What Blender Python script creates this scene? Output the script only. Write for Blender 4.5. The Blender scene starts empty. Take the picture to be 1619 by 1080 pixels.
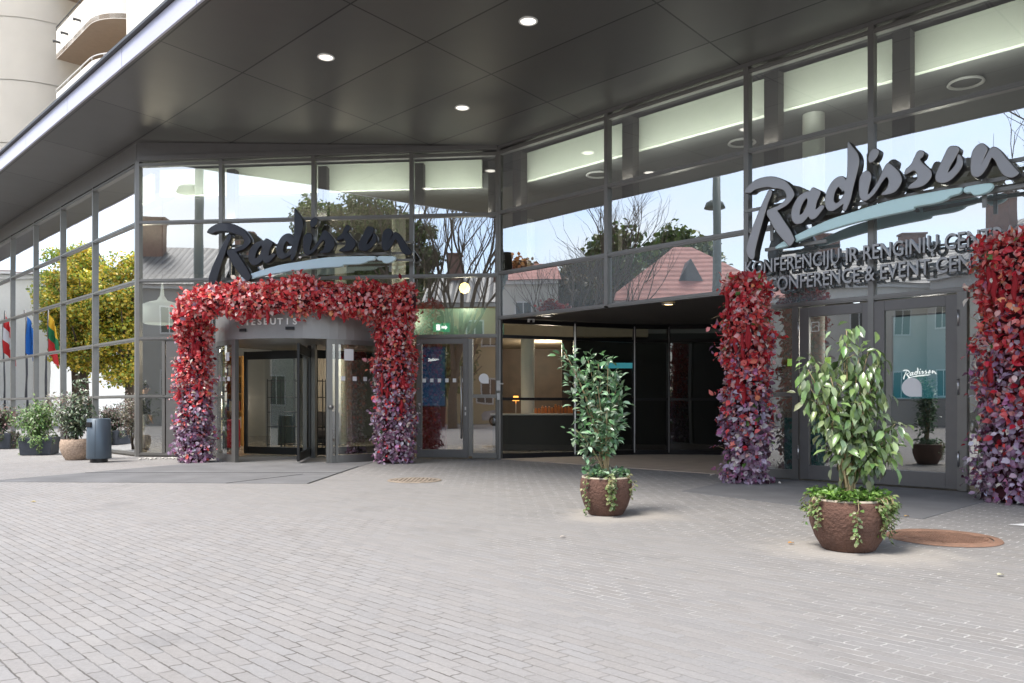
import bpy, bmesh, math, random
import numpy as np
from mathutils import Vector, Matrix
random.seed(7); RNG = np.random.default_rng(7)
V = Vector
scene = bpy.context.scene
COL = scene.collection
S = math.sqrt(.5)
UP = V((0,0,1))
# ------------------------------------------------------------------ frames
D1 = V((S,-S,0)); NR = V((-S,-S,0))          # along the side facades / outwards from them
A = V((-8.63,18.3,0)); B = V((-.286,17.44,0))
DC = (B-A).normalized(); NC = V((DC.y,-DC.x,0))
NL, NRT, NED = -6.84, -12.13, -5.19           # plane offsets: left facade, right facade, canopy edge
SOF = 7.35
def zs(n): return SOF+.068*(n+5.19)     # underside of the canopy: it falls a little towards the glass
def mn(m,n,z=0): return D1*m + NR*n + UP*z
MA = A.dot(D1); MB_ = B.dot(D1)
# ------------------------------------------------------------------ object helpers
def tag(o,label=None,cat=None,group=None,kind=None):
    if label: o['label']=label
    if cat: o['category']=cat
    if group: o['group']=group
    if kind: o['kind']=kind
    return o
def thing(name,loc,label,cat,group=None,rz=0):
    o=bpy.data.objects.new(name,None); COL.objects.link(o); o.location=loc; o.rotation_euler=(0,0,rz)
    o.empty_display_size=.2
    return tag(o,label,cat,group)
def link(name,me,parent=None,mats=None):
    o=bpy.data.objects.new(name,me); COL.objects.link(o)
    if mats:
        for m in (mats if isinstance(mats,(list,tuple)) else [mats]): me.materials.append(m)
    if parent is not None:
        o.parent=parent
        o.matrix_parent_inverse=world(parent).inverted()
    return o
def world(o):
    m=Matrix.LocRotScale(o.location,o.rotation_euler,o.scale)
    if o.parent is not None: m=world(o.parent)@o.matrix_parent_inverse@m
    return m
def copy_tree(o,parent=None):
    c=o.copy(); COL.objects.link(c)
    if parent is not None:
        c.parent=parent; c.matrix_parent_inverse=o.matrix_parent_inverse.copy()
    for ch in [x for x in COL.objects if x.parent==o]: copy_tree(ch,c)
    return c
class M:
    def __init__(s): s.v=[];s.f=[];s.mi=[];s.sm=[]
    def add(s,vs,fs,mi=0,sm=False):
        b=len(s.v); s.v+= [tuple(v) for v in vs]; s.f+=[tuple(b+i for i in f) for f in fs]; s.mi+=[mi]*len(fs); s.sm+=[sm]*len(fs); return s
    def box(s,c,a,b,d,mi=0):
        c=V(c)
        vs=[c+a*i+b*j+d*k for i in(-.5,.5) for j in(-.5,.5) for k in(-.5,.5)]
        fs=[(0,1,3,2),(4,6,7,5),(0,4,5,1),(2,3,7,6),(0,2,6,4),(1,5,7,3)]
        if a.cross(b).dot(d)<0: fs=[f[::-1] for f in fs]
        return s.add(vs,fs,mi)
    def abox(s,x0,y0,z0,x1,y1,z1,mi=0):
        return s.box(((x0+x1)/2,(y0+y1)/2,(z0+z1)/2),V((x1-x0,0,0)),V((0,y1-y0,0)),V((0,0,z1-z0)),mi)
    def bar(s,p,q,u,w,h,mi=0):
        p=V(p);q=V(q);d=q-p; u=u.normalized(); t=d.normalized().cross(u)
        return s.box((p+q)/2,d,u*w,t*h,mi)
    def prism(s,pts,ext,mi=0,mi2=None):
        n=len(pts); pts=[V(p) for p in pts]; vs=pts+[p+ext for p in pts]
        s.add(vs,[tuple(range(n))[::-1],tuple(range(n,2*n))],mi)
        return s.add(vs,[(i,(i+1)%n,n+(i+1)%n,n+i) for i in range(n)],mi if mi2 is None else mi2)
    def tube(s,path,r,n=8,mi=0,cap=True):
        path=[V(p) for p in path]; rs=r if isinstance(r,(list,tuple)) else [r]*len(path)
        vs=[];fs=[]
        ref=None
        for i,p in enumerate(path):
            d=(path[min(i+1,len(path)-1)]-path[max(i-1,0)]).normalized()
            if ref is None: ref=d.orthogonal().normalized()
            a=(ref-d*ref.dot(d)).normalized(); b=d.cross(a); ref=a
            for k in range(n):
                t=2*math.pi*k/n; vs.append(p+(a*math.cos(t)+b*math.sin(t))*rs[i])
        for i in range(len(path)-1):
            for k in range(n):
                fs.append((i*n+k,i*n+(k+1)%n,(i+1)*n+(k+1)%n,(i+1)*n+k))
        if cap: fs+=[tuple(range(n))[::-1],tuple(range((len(path)-1)*n,len(path)*n))]
        return s.add(vs,fs,mi,True)
    def lathe(s,c,prof,n=40,mi=0,a0=0,a1=2*math.pi):
        c=V(c); full=abs(a1-a0-2*math.pi)<1e-6; k=n if full else n+1
        vs=[c+V((r*math.cos(a0+(a1-a0)*i/n),r*math.sin(a0+(a1-a0)*i/n),z)) for r,z in prof for i in range(k)]
        fs=[]
        for j in range(len(prof)-1):
            for i in range(n):
                i2=(i+1)%k if full else i+1
                fs.append((j*k+i,j*k+i2,(j+1)*k+i2,(j+1)*k+i))
        return s.add(vs,fs,mi,True)
    def ball(s,c,r,mi=0,n=12):
        return s.lathe(c,[(max(r*math.sin(math.pi*i/n),1e-4),-r*math.cos(math.pi*i/n)) for i in range(n+1)],n*2,mi)
    def build(s,name,mats,parent=None,bevel=0,label=None):
        me=bpy.data.meshes.new(name); me.from_pydata(s.v,[],s.f)
        me.polygons.foreach_set('material_index',s.mi); me.polygons.foreach_set('use_smooth',s.sm)
        me.update()
        o=link(name,me,parent,mats)
        if bevel:
            b=o.modifiers.new('bevel','BEVEL'); b.width=bevel; b.segments=2; b.limit_method='ANGLE'; b.angle_limit=.7
        if label: o['label']=label
        return o
# ------------------------------------------------------------------ materials
MATS={}
def mat(name,col=(.5,.5,.5),rough=.5,metal=0,emit=None,estr=1,bump=0,bscale=40,var=0,vscale=6,spec=.5,coat=0):
    m=bpy.data.materials.new(name); m.use_nodes=True; nt=m.node_tree; p=nt.nodes['Principled BSDF']
    p.inputs['Base Color'].default_value=(*col,1); p.inputs['Roughness'].default_value=rough; p.inputs['Metallic'].default_value=metal
    p.inputs['Specular IOR Level'].default_value=spec; p.inputs['Coat Weight'].default_value=coat
    if emit: p.inputs['Emission Color'].default_value=(*emit,1); p.inputs['Emission Strength'].default_value=estr
    if var or bump:
        tc=nt.nodes.new('ShaderNodeTexCoord')
    if var:
        n=nt.nodes.new('ShaderNodeTexNoise'); n.inputs['Scale'].default_value=vscale; n.inputs['Detail'].default_value=6
        nt.links.new(tc.outputs['Object'],n.inputs['Vector'])
        r=nt.nodes.new('ShaderNodeMapRange'); r.inputs[1].default_value=.25; r.inputs[2].default_value=.75; r.inputs[3].default_value=1-var; r.inputs[4].default_value=1+var
        nt.links.new(n.outputs['Fac'],r.inputs[0])
        x=nt.nodes.new('ShaderNodeVectorMath'); x.operation='SCALE'; x.inputs[0].default_value=col
        nt.links.new(r.outputs[0],x.inputs['Scale']); nt.links.new(x.outputs[0],p.inputs['Base Color'])
    if bump:
        n=nt.nodes.new('ShaderNodeTexNoise'); n.inputs['Scale'].default_value=bscale; n.inputs['Detail'].default_value=4
        nt.links.new(tc.outputs['Object'],n.inputs['Vector'])
        b=nt.nodes.new('ShaderNodeBump'); b.inputs['Strength'].default_value=bump; b.inputs['Distance'].default_value=.02
        nt.links.new(n.outputs['Fac'],b.inputs['Height']); nt.links.new(b.outputs[0],p.inputs['Normal'])
    return m
def N(nt,t,**k):
    n=nt.nodes.new(t)
    for a,b in k.items(): setattr(n,a,b)
    return n
def glass_mat(name,base,edge,tint,wave=.02,rough=0.0,wscale=.55):
    m=bpy.data.materials.new(name); m.use_nodes=True; nt=m.node_tree
    nt.nodes.remove(nt.nodes['Principled BSDF']); out=nt.nodes['Material Output']
    g=N(nt,'ShaderNodeBsdfGlossy'); g.inputs['Roughness'].default_value=rough; g.inputs['Color'].default_value=(.97,.99,1,1)
    t=N(nt,'ShaderNodeBsdfTransparent'); t.inputs['Color'].default_value=(*tint,1)
    mx=N(nt,'ShaderNodeMixShader')
    lw=N(nt,'ShaderNodeFresnel'); lw.inputs['IOR'].default_value=1.5
    r=N(nt,'ShaderNodeMapRange'); r.inputs[1].default_value=.04; r.inputs[2].default_value=1; r.inputs[3].default_value=base; r.inputs[4].default_value=edge
    nt.links.new(lw.outputs[0],r.inputs[0]); nt.links.new(r.outputs[0],mx.inputs[0])
    nt.links.new(t.outputs[0],mx.inputs[1]); nt.links.new(g.outputs[0],mx.inputs[2]); nt.links.new(mx.outputs[0],out.inputs[0])
    tc=N(nt,'ShaderNodeTexCoord'); n=N(nt,'ShaderNodeTexNoise'); n.inputs['Scale'].default_value=wscale; n.inputs['Detail'].default_value=1.5
    nt.links.new(tc.outputs['Object'],n.inputs['Vector'])
    b=N(nt,'ShaderNodeBump'); b.inputs['Strength'].default_value=wave; b.inputs['Distance'].default_value=.3
    nt.links.new(n.outputs['Fac'],b.inputs['Height']); nt.links.new(b.outputs[0],g.inputs['Normal'])
    return m
glass=glass_mat('facade_glass',.46,1,(.88,.93,.89),.009)
doorglass=glass_mat('door_glass',.30,1,(.86,.9,.88),.012)
darkglass=glass_mat('dark_glass',.10,.9,(.45,.5,.5),.02)
curvedglass=glass_mat('curved_glass',.22,.9,(.85,.9,.87),.03)
lobbyglass=glass_mat('passage_glass',.07,.8,(.85,.88,.85),.01)
spandrel=glass_mat('spandrel_glass',.42,1,(.8,.86,.82),.009)
_nt=spandrel.node_tree; _t=[n for n in _nt.nodes if n.type=='BSDF_TRANSPARENT'][0]; _d=N(_nt,'ShaderNodeBsdfDiffuse'); _d.inputs['Color'].default_value=(.20,.23,.24,1)
_m=[n for n in _nt.nodes if n.type=='MIX_SHADER'][0]; _nt.links.new(_d.outputs[0],_m.inputs[1]); _nt.nodes.remove(_t)
frame=mat('anodised_frame',(.205,.2,.188),.38,.55,var=.05)
frame_dark=mat('door_frame_grey',(.16,.155,.15),.4,.35,var=.05)
blackm=mat('black_metal',(.02,.02,.022),.35,.3)
steel=mat('brushed_steel',(.55,.55,.55),.3,.9)
fascia=mat('canopy_fascia_paint',(.50,.50,.60),.4,0,var=.03,vscale=1)
trimgrey=mat('roof_edge_trim',(.07,.07,.07),.5)
cream=mat('cream_render',(.78,.74,.67),.9,var=.04,vscale=.8,bump=.15,bscale=20)
white=mat('white_plaster',(.78,.78,.76),.8,var=.03)
band=mat('bulkhead_plaster',(.74,.79,.68),.8,var=.02)
ceil=mat('interior_ceiling',(.15,.155,.15),.9,var=.03)
tanceil=mat('lobby_ceiling',(.42,.34,.25),.8,var=.08)
floor_in=mat('lobby_floor',(.30,.27,.23),.25,var=.08)
brownwall=mat('dark_wood_wall',(.10,.065,.045),.5,var=.25,vscale=3)
inwall=mat('interior_wall',(.24,.235,.22),.8,var=.1,vscale=1)
colm=mat('column_paint',(.68,.70,.64),.6)
dcol=mat('inner_steel_column',(.035,.03,.027),.6)
beige=mat('passage_paving',(.42,.34,.27),.8,var=.12,vscale=3,bump=.1)
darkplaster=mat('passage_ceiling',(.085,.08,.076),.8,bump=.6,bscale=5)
green_edge=mat('mezzanine_edge',(.10,.19,.155),.3,var=.06)
def soffit_mat():
    m=mat('canopy_soffit_panels',(.085,.083,.078),.42,.25,spec=.6); nt=m.node_tree; p=nt.nodes['Principled BSDF']
    geo=N(nt,'ShaderNodeNewGeometry')
    def seam(vec,off,per,w):
        d=N(nt,'ShaderNodeVectorMath',operation='DOT_PRODUCT'); d.inputs[1].default_value=vec; nt.links.new(geo.outputs['Position'],d.inputs[0])
        a=N(nt,'ShaderNodeMath',operation='ADD'); a.inputs[1].default_value=off+per*100; nt.links.new(d.outputs['Value'],a.inputs[0])
        f=N(nt,'ShaderNodeMath',operation='PINGPONG'); f.inputs[1].default_value=per/2; nt.links.new(a.outputs[0],f.inputs[0])
        l=N(nt,'ShaderNodeMath',operation='LESS_THAN'); l.inputs[1].default_value=w; nt.links.new(f.outputs[0],l.inputs[0])
        dv=N(nt,'ShaderNodeMath',operation='DIVIDE'); dv.inputs[1].default_value=per; nt.links.new(a.outputs[0],dv.inputs[0])
        fl=N(nt,'ShaderNodeMath',operation='FLOOR'); nt.links.new(dv.outputs[0],fl.inputs[0])
        return l,fl
    l1,f1=seam(tuple(NR),5.25,1.46,.014); l2,f2=seam(tuple(D1),6.65,3.5,.014)
    mx=N(nt,'ShaderNodeMath',operation='MAXIMUM'); nt.links.new(l1.outputs[0],mx.inputs[0]); nt.links.new(l2.outputs[0],mx.inputs[1])
    cv=N(nt,'ShaderNodeCombineXYZ'); nt.links.new(f1.outputs[0],cv.inputs[0]); nt.links.new(f2.outputs[0],cv.inputs[1])
    wn=N(nt,'ShaderNodeTexWhiteNoise'); nt.links.new(cv.outputs[0],wn.inputs['Vector'])
    mr=N(nt,'ShaderNodeMapRange'); mr.inputs[3].default_value=.85; mr.inputs[4].default_value=1.15; nt.links.new(wn.outputs['Value'],mr.inputs[0])
    sc=N(nt,'ShaderNodeVectorMath',operation='SCALE'); sc.inputs[0].default_value=(.085,.083,.078); nt.links.new(mr.outputs[0],sc.inputs['Scale'])
    mc=N(nt,'ShaderNodeMix',data_type='RGBA'); nt.links.new(mx.outputs[0],mc.inputs[0]); nt.links.new(sc.outputs[0],mc.inputs[6]); mc.inputs[7].default_value=(.004,.004,.004,1)
    nt.links.new(mc.outputs[2],p.inputs['Base Color'])
    # slight oil-canning per panel
    no=N(nt,'ShaderNodeTexNoise'); no.inputs['Scale'].default_value=.8; no.inputs['Detail'].default_value=2; nt.links.new(geo.outputs['Position'],no.inputs['Vector'])
    ad=N(nt,'ShaderNodeMath',operation='SUBTRACT'); nt.links.new(no.outputs['Fac'],ad.inputs[0]); nt.links.new(mx.outputs[0],ad.inputs[1])
    b=N(nt,'ShaderNodeBump'); b.inputs['Strength'].default_value=.12; b.inputs['Distance'].default_value=.1; nt.links.new(ad.outputs[0],b.inputs['Height']); nt.links.new(b.outputs[0],p.inputs['Normal'])
    return m
soffit=soffit_mat()
def paver_mat():
    m=mat('clinker_pavers',(.3,.3,.3),.85); nt=m.node_tree; p=nt.nodes['Principled BSDF']; L=nt.links.new
    geo=N(nt,'ShaderNodeNewGeometry')
    wob=N(nt,'ShaderNodeTexNoise'); wob.inputs['Scale'].default_value=1.3; wob.inputs['Detail'].default_value=3; L(geo.outputs['Position'],wob.inputs['Vector'])
    wsc=N(nt,'ShaderNodeVectorMath',operation='MULTIPLY_ADD'); L(wob.outputs['Color'],wsc.inputs[0]); wsc.inputs[1].default_value=(.025,.025,0); L(geo.outputs['Position'],wsc.inputs[2])
    w2=N(nt,'ShaderNodeTexNoise'); w2.inputs['Scale'].default_value=22; L(geo.outputs['Position'],w2.inputs['Vector'])
    ws2=N(nt,'ShaderNodeVectorMath',operation='MULTIPLY_ADD'); L(w2.outputs['Color'],ws2.inputs[0]); ws2.inputs[1].default_value=(.012,.012,0); L(wsc.outputs[0],ws2.inputs[2])
    def dot(v):
        d=N(nt,'ShaderNodeVectorMath',operation='DOT_PRODUCT'); d.inputs[1].default_value=v; L(ws2.outputs[0],d.inputs[0]); return d.outputs['Value']
    def mt(op,a,b=None,c=None):
        n=N(nt,'ShaderNodeMath',operation=op)
        for i,x in enumerate((a,b,c)):
            if x is None: continue
            if isinstance(x,(int,float)): n.inputs[i].default_value=x
            else: L(x,n.inputs[i])
        return n.outputs[0]
    LEN,W=.235,.075
    s=dot(tuple(D1)); r=dot((S,S,0))
    rr=mt('DIVIDE',mt('ADD',r,100),W); row=mt('FLOOR',rr); fr=mt('FRACT',rr)
    jit=N(nt,'ShaderNodeTexWhiteNoise',noise_dimensions='1D'); L(row,jit.inputs['W'])
    sh=mt('MULTIPLY_ADD',row,.078,mt('MULTIPLY',jit.outputs['Value'],.022))
    uu=mt('DIVIDE',mt('ADD',mt('ADD',mt('ADD',s,mt('MULTIPLY',mt('SINE',mt('MULTIPLY',fr,6.283)),.004)),100),sh),LEN); cell=mt('FLOOR',uu); fu=mt('FRACT',uu)
    # distance to the joint in metres
    dv=mt('MULTIPLY',mt('MINIMUM',fr,mt('SUBTRACT',1,fr)),W); du=mt('MULTIPLY',mt('MINIMUM',fu,mt('SUBTRACT',1,fu)),LEN)
    du=mt('MULTIPLY',du,.8); d=mt('MINIMUM',dv,du)
    j=N(nt,'ShaderNodeMapRange',interpolation_type='SMOOTHSTEP'); L(d,j.inputs[0]); j.inputs[1].default_value=.002; j.inputs[2].default_value=.0058; j.inputs[3].default_value=1; j.inputs[4].default_value=0
    cc=N(nt,'ShaderNodeCombineXYZ'); L(cell,cc.inputs[0]); L(row,cc.inputs[1])
    wn=N(nt,'ShaderNodeTexWhiteNoise'); L(cc.outputs[0],wn.inputs['Vector'])
    big=N(nt,'ShaderNodeTexNoise'); big.inputs['Scale'].default_value=.28; big.inputs['Detail'].default_value=5; big.inputs['Roughness'].default_value=.6; L(geo.outputs['Position'],big.inputs['Vector'])
    fine=N(nt,'ShaderNodeTexNoise'); fine.inputs['Scale'].default_value=45; fine.inputs['Detail'].default_value=6; fine.inputs['Roughness'].default_value=.75; L(geo.outputs['Position'],fine.inputs['Vector'])
    val=mt('ADD',mt('MULTIPLY_ADD',wn.outputs['Value'],.09,.84),mt('ADD',mt('MULTIPLY',mt('SUBTRACT',big.outputs['Fac'],.5),.42),mt('MULTIPLY',mt('SUBTRACT',fine.outputs['Fac'],.5),.5)))
    mixb=N(nt,'ShaderNodeMix',data_type='RGBA'); L(wn.outputs['Color'],mixb.inputs[0]); mixb.inputs[6].default_value=(.298,.281,.266,1); mixb.inputs[7].default_value=(.280,.272,.267,1)
    sc=N(nt,'ShaderNodeVectorMath',operation='SCALE'); L(mixb.outputs[2],sc.inputs[0])
    # joint colour: pale sand in some areas, dark grit in others (large patches)
    jn=N(nt,'ShaderNodeVectorMath',operation='DOT_PRODUCT'); jn.inputs[1].default_value=(.09,.05,0); L(geo.outputs['Position'],jn.inputs[0])
    jm=mt('ADD',jn.outputs['Value'],mt('MULTIPLY',mt('SUBTRACT',big.outputs['Fac'],.5),1.6)); 
    jf=N(nt,'ShaderNodeMapRange'); L(jm,jf.inputs[0]); jf.inputs[1].default_value=.12; jf.inputs[2].default_value=.62
    jc=N(nt,'ShaderNodeMix',data_type='RGBA'); L(jf.outputs[0],jc.inputs[0]); jc.inputs[6].default_value=(.11,.10,.09,1); jc.inputs[7].default_value=(.50,.49,.47,1)
    st=N(nt,'ShaderNodeTexNoise'); st.inputs['Scale'].default_value=.9; st.inputs['Detail'].default_value=8; st.inputs['Roughness'].default_value=.7; L(geo.outputs['Position'],st.inputs['Vector'])
    stm=N(nt,'ShaderNodeMapRange'); L(st.outputs['Fac'],stm.inputs[0]); stm.inputs[1].default_value=.55; stm.inputs[2].default_value=.72; stm.inputs[3].default_value=1; stm.inputs[4].default_value=.80
    sp_=N(nt,'ShaderNodeTexVoronoi'); sp_.inputs['Scale'].default_value=1.7; L(geo.outputs['Position'],sp_.inputs['Vector'])
    spm=N(nt,'ShaderNodeMapRange'); L(sp_.outputs['Distance'],spm.inputs[0]); spm.inputs[1].default_value=.02; spm.inputs[2].default_value=.035; spm.inputs[3].default_value=.72; spm.inputs[4].default_value=1
    dk=mt('MULTIPLY_ADD',jf.outputs[0],-.30,1.04)
    L(mt('MULTIPLY',mt('MULTIPLY',val,dk),mt('MULTIPLY',stm.outputs[0],spm.outputs[0])),sc.inputs['Scale'])
    # sandy dust round the feet of the two pots
    dsum=None
    for (ax,ay,ar) in ((1.03,8.60,.75),(2.80,6.50,.85)):
        dd=N(nt,'ShaderNodeVectorMath',operation='DISTANCE'); L(geo.outputs['Position'],dd.inputs[0]); dd.inputs[1].default_value=(ax,ay,0)
        dm=N(nt,'ShaderNodeMapRange',interpolation_type='SMOOTHSTEP'); L(mt('ADD',dd.outputs['Value'],mt('MULTIPLY',mt('SUBTRACT',st.outputs['Fac'],.5),1.5)),dm.inputs[0]); dm.inputs[1].default_value=ar*.45; dm.inputs[2].default_value=ar; dm.inputs[3].default_value=.55; dm.inputs[4].default_value=0
        dsum=dm.outputs[0] if dsum is None else mt('ADD',dsum,dm.outputs[0])
    # patchy joints
    jp=N(nt,'ShaderNodeTexNoise'); jp.inputs['Scale'].default_value=7; jp.inputs['Detail'].default_value=3; L(geo.outputs['Position'],jp.inputs['Vector'])
    jpm=N(nt,'ShaderNodeMapRange'); L(jp.outputs['Fac'],jpm.inputs[0]); jpm.inputs[1].default_value=.38; jpm.inputs[2].default_value=.62; jpm.inputs[3].default_value=.22; jpm.inputs[4].default_value=1
    fin=N(nt,'ShaderNodeMix',data_type='RGBA'); L(mt('MULTIPLY',j.outputs[0],jpm.outputs[0]),fin.inputs[0]); L(sc.outputs[0],fin.inputs[6]); L(jc.outputs[2],fin.inputs[7]); 
    dust=N(nt,'ShaderNodeMix',data_type='RGBA'); L(dsum,dust.inputs[0]); L(fin.outputs[2],dust.inputs[6]); dust.inputs[7].default_value=(.36,.33,.29,1); L(dust.outputs[2],p.inputs['Base Color'])
    tilt=mt('MULTIPLY',wn.outputs['Value'],.5)
    h=mt('ADD',mt('SUBTRACT',tilt,mt('MULTIPLY',j.outputs[0],1.0)),mt('MULTIPLY',fine.outputs['Fac'],.35))
    b=N(nt,'ShaderNodeBump'); b.inputs['Strength'].default_value=.55; b.inputs['Distance'].default_value=.006; L(h,b.inputs['Height']); L(b.outputs[0],p.inputs['Normal'])
    return m
pavers=paver_mat()
concrete=mat('dark_concrete_slab',(.15,.15,.153),.85,var=.22,vscale=1.6,bump=.3,bscale=60)
def leaf_mat(name,rough=.45,trans=.25,coat=0):
    m=bpy.data.materials.new(name); m.use_nodes=True; nt=m.node_tree; p=nt.nodes['Principled BSDF']
    a=N(nt,'ShaderNodeAttribute',attribute_name='tint'); nt.links.new(a.outputs['Color'],p.inputs['Base Color']); p.inputs['Roughness'].default_value=rough
    p.inputs['Coat Weight'].default_value=coat
    t=N(nt,'ShaderNodeBsdfTranslucent'); nt.links.new(a.outputs['Color'],t.inputs['Color'])
    mx=N(nt,'ShaderNodeMixShader'); mx.inputs[0].default_value=trans
    nt.links.new(p.outputs[0],mx.inputs[1]); nt.links.new(t.outputs[0],mx.inputs[2]); nt.links.new(mx.outputs[0],nt.nodes['Material Output'].inputs[0])
    return m
leafm=leaf_mat('leaf',.4,.22); glossleaf=leaf_mat('glossy_leaf',.28,.15,.2); petal=leaf_mat('silk_leaf',.36,.28)
bark=mat('bark',(.10,.075,.055),.9,var=.3,vscale=12,bump=.5,bscale=30); palestem=mat('pale_stem',(.35,.27,.15),.8,var=.2,vscale=20)
soil=mat('soil',(.04,.03,.02),1,bump=.8,bscale=50)
# ------------------------------------------------------------------ leaves
def leaves(name,P,Dr,Nm,Ln,Wd,C,m,parent,fold=.25,curl=.15):
    """P base points, Dr direction, Nm approx normal (arrays n x 3), Ln, Wd, C colours"""
    n=len(P); P=np.array(P,float);Dr=np.array(Dr,float);Nm=np.array(Nm,float);C=np.array(C,float);Ln=np.array(Ln,float)[:,None];Wd=np.array(Wd,float)[:,None]
    Dr/=np.linalg.norm(Dr,axis=1,keepdims=True)+1e-9
    Sd=np.cross(Dr,Nm); Sd/=np.linalg.norm(Sd,axis=1,keepdims=True)+1e-9
    Nn=np.cross(Sd,Dr)
    t=[(0,0,0),(.28,.40,fold),(.62,.42,fold),(1,0,-1),(.62,-.42,fold),(.28,-.40,fold),(.34,0,0),(.68,0,-.3)]
    vs=np.zeros((n,8,3))
    for k,(a,b,h) in enumerate(t):
        hh=h*Wd*.6 if h>0 else h*Ln*curl
        vs[:,k]=P+Dr*Ln*a+Sd*Wd*b*1.15+Nn*hh
    tri=[(0,6,1),(6,7,2,1),(7,3,2),(0,5,6),(5,4,7,6),(4,3,7)]
    me=bpy.data.meshes.new(name)
    faces=[tuple(i*8+k for k in f) for i in range(n) for f in tri]
    me.from_pydata(vs.reshape(-1,3).tolist(),[],faces); 
    me.polygons.foreach_set('use_smooth',[True]*len(faces))
    ca=me.color_attributes.new('tint','FLOAT_COLOR','POINT')
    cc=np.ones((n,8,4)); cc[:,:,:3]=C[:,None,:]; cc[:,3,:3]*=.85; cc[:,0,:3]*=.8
    ca.data.foreach_set('color',cc.reshape(-1))
    me.update()
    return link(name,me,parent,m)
def rv(n,s=1): return RNG.normal(size=(n,3))*s
def pick(n,pal,w=None,jit=.18):
    pal=np.array(pal); w=None if w is None else np.array(w)/sum(w)
    c=pal[RNG.choice(len(pal),n,p=w)]
    return np.clip(c*(1+RNG.normal(size=(n,1))*jit)*(1+RNG.normal(size=(n,3))*.06),.003,.95)
# ------------------------------------------------------------------ ground
g=M(); g.add([(-400,-300,0),(400,-300,0),(400,500,0),(-400,500,0)],[(0,1,2,3)])
tag(g.build('paved_plaza',pavers),'grey clinker brick paving laid in a raking bond over the whole forecourt',None,kind='structure')
def slab(name,pts,m,z,label=None):
    o=M().prism([V((x,y,z-.06)) for x,y in pts],V((0,0,.06))).build(name,m); tag(o,label,None,kind='structure'); return o
slab('entrance_pad',[(-6.55,16.1),(-8.25,12.3),(-3.1,12.0),(-2.95,15.3),(-2.9,16.4),(-6.6,16.9)],concrete,.006,'dark smooth slabs on the ground before the round revolving door')
slab('door_apron',[(2.35,10.95),(3.4,9.35),(4.3,8.28),(5.6,9.55),(6.6,10.4),(3.95,13.1)],concrete,.006,'dark concrete apron before the double doors')
sm=M()
for p,q in (((-4.35,12.05),(-3.6,13.6)),((-3.1,12.0),(-2.98,15.3)),((-7.5,13.9),(-2.98,13.9))): sm.bar(V((*p,.0075)),V((*q,.0075)),V((0,0,1)),.003,.03)
tag(sm.build('slab_joint',mat('joint_black',(.03,.03,.03),.9)),'thin black joints between the dark entrance slabs',None,kind='structure')
slab('lobby_ground',[tuple(mn(MA-40,NL-.02).xy),tuple(A.xy+V((.05,.06))),tuple(B.xy+V((.02,.1))),tuple(mn(MB_,-60).xy),tuple(mn(MA-40,-60).xy)],floor_in,.02)
slab('passage_floor',[tuple(B.xy),tuple((B+D1*6).xy),tuple((B+D1*6-NR*9).xy),(2.9,18.9)],beige,.012,'beige stone paving inside the open passage')
slab('conference_ground',[tuple((B+D1*6-NR*.02).xy),tuple((B+D1*16-NR*.02).xy),tuple((B+D1*16-NR*12).xy),tuple((B+D1*6-NR*12).xy)],floor_in,.02)
# ------------------------------------------------------------------ hotel building
H=thing('hotel_building',A,'glass fronted hotel entrance building with dark grey frames under a wide canopy','building')
ZR=[0.06,1.39,2.72,4.06,5.40,6.73]
def pane(p,q,z0,z1,nrm,m,parent,name='window_pane'):
    p=V(p);q=V(q)
    if nrm.z==0:
        a,b,c_,d_=[nrm*random.uniform(-.005,.005) for _ in range(4)]; d_=a+c_-b
    else: a=b=c_=d_=V((0,0,0))
    o=M().add([p+UP*z0+a,q+UP*z0+b,q+UP*z1+c_,p+UP*z1+d_],[(0,1,2,3)]).build(name,m,parent)
    return o
def wallframe(name,P0,d,nrm,ts,zs,skip,mw=.085,md=.14,zb=.05,ztop=6.80):
    f=M()
    for t in ts: f.box(P0+d*t+UP*((ztop+.02)/2),d*mw,nrm*md,UP*(ztop+.02))
    for i in range(len(ts)-1):
        for z in zs:
            if (i,z) in skip: continue
            f.box(P0+d*((ts[i]+ts[i+1])/2)+UP*z,d*(ts[i+1]-ts[i]-mw),nrm*(md-.03),UP*.075)
            f.box(P0+d*((ts[i]+ts[i+1])/2)+UP*z+nrm*(md/2-.008),d*(ts[i+1]-ts[i]-mw),nrm*.016,UP*.03)
    return f
# left facade
tsL=[.06]+[3.03+2.72*k for k in range(14)]
PL=A; dL=-D1
f=wallframe('c',PL,dL,NR,tsL,ZR,set())
WL=f.build('curtain_wall',frame,H,label='long side glass wall running back to the left')
for i in range(len(tsL)-1):
    for j in range(5):
        pane(PL+dL*(tsL[i]+.04),PL+dL*(tsL[i+1]-.04),ZR[j]+.035,ZR[j+1]-.035,NR,glass,WL)
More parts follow.
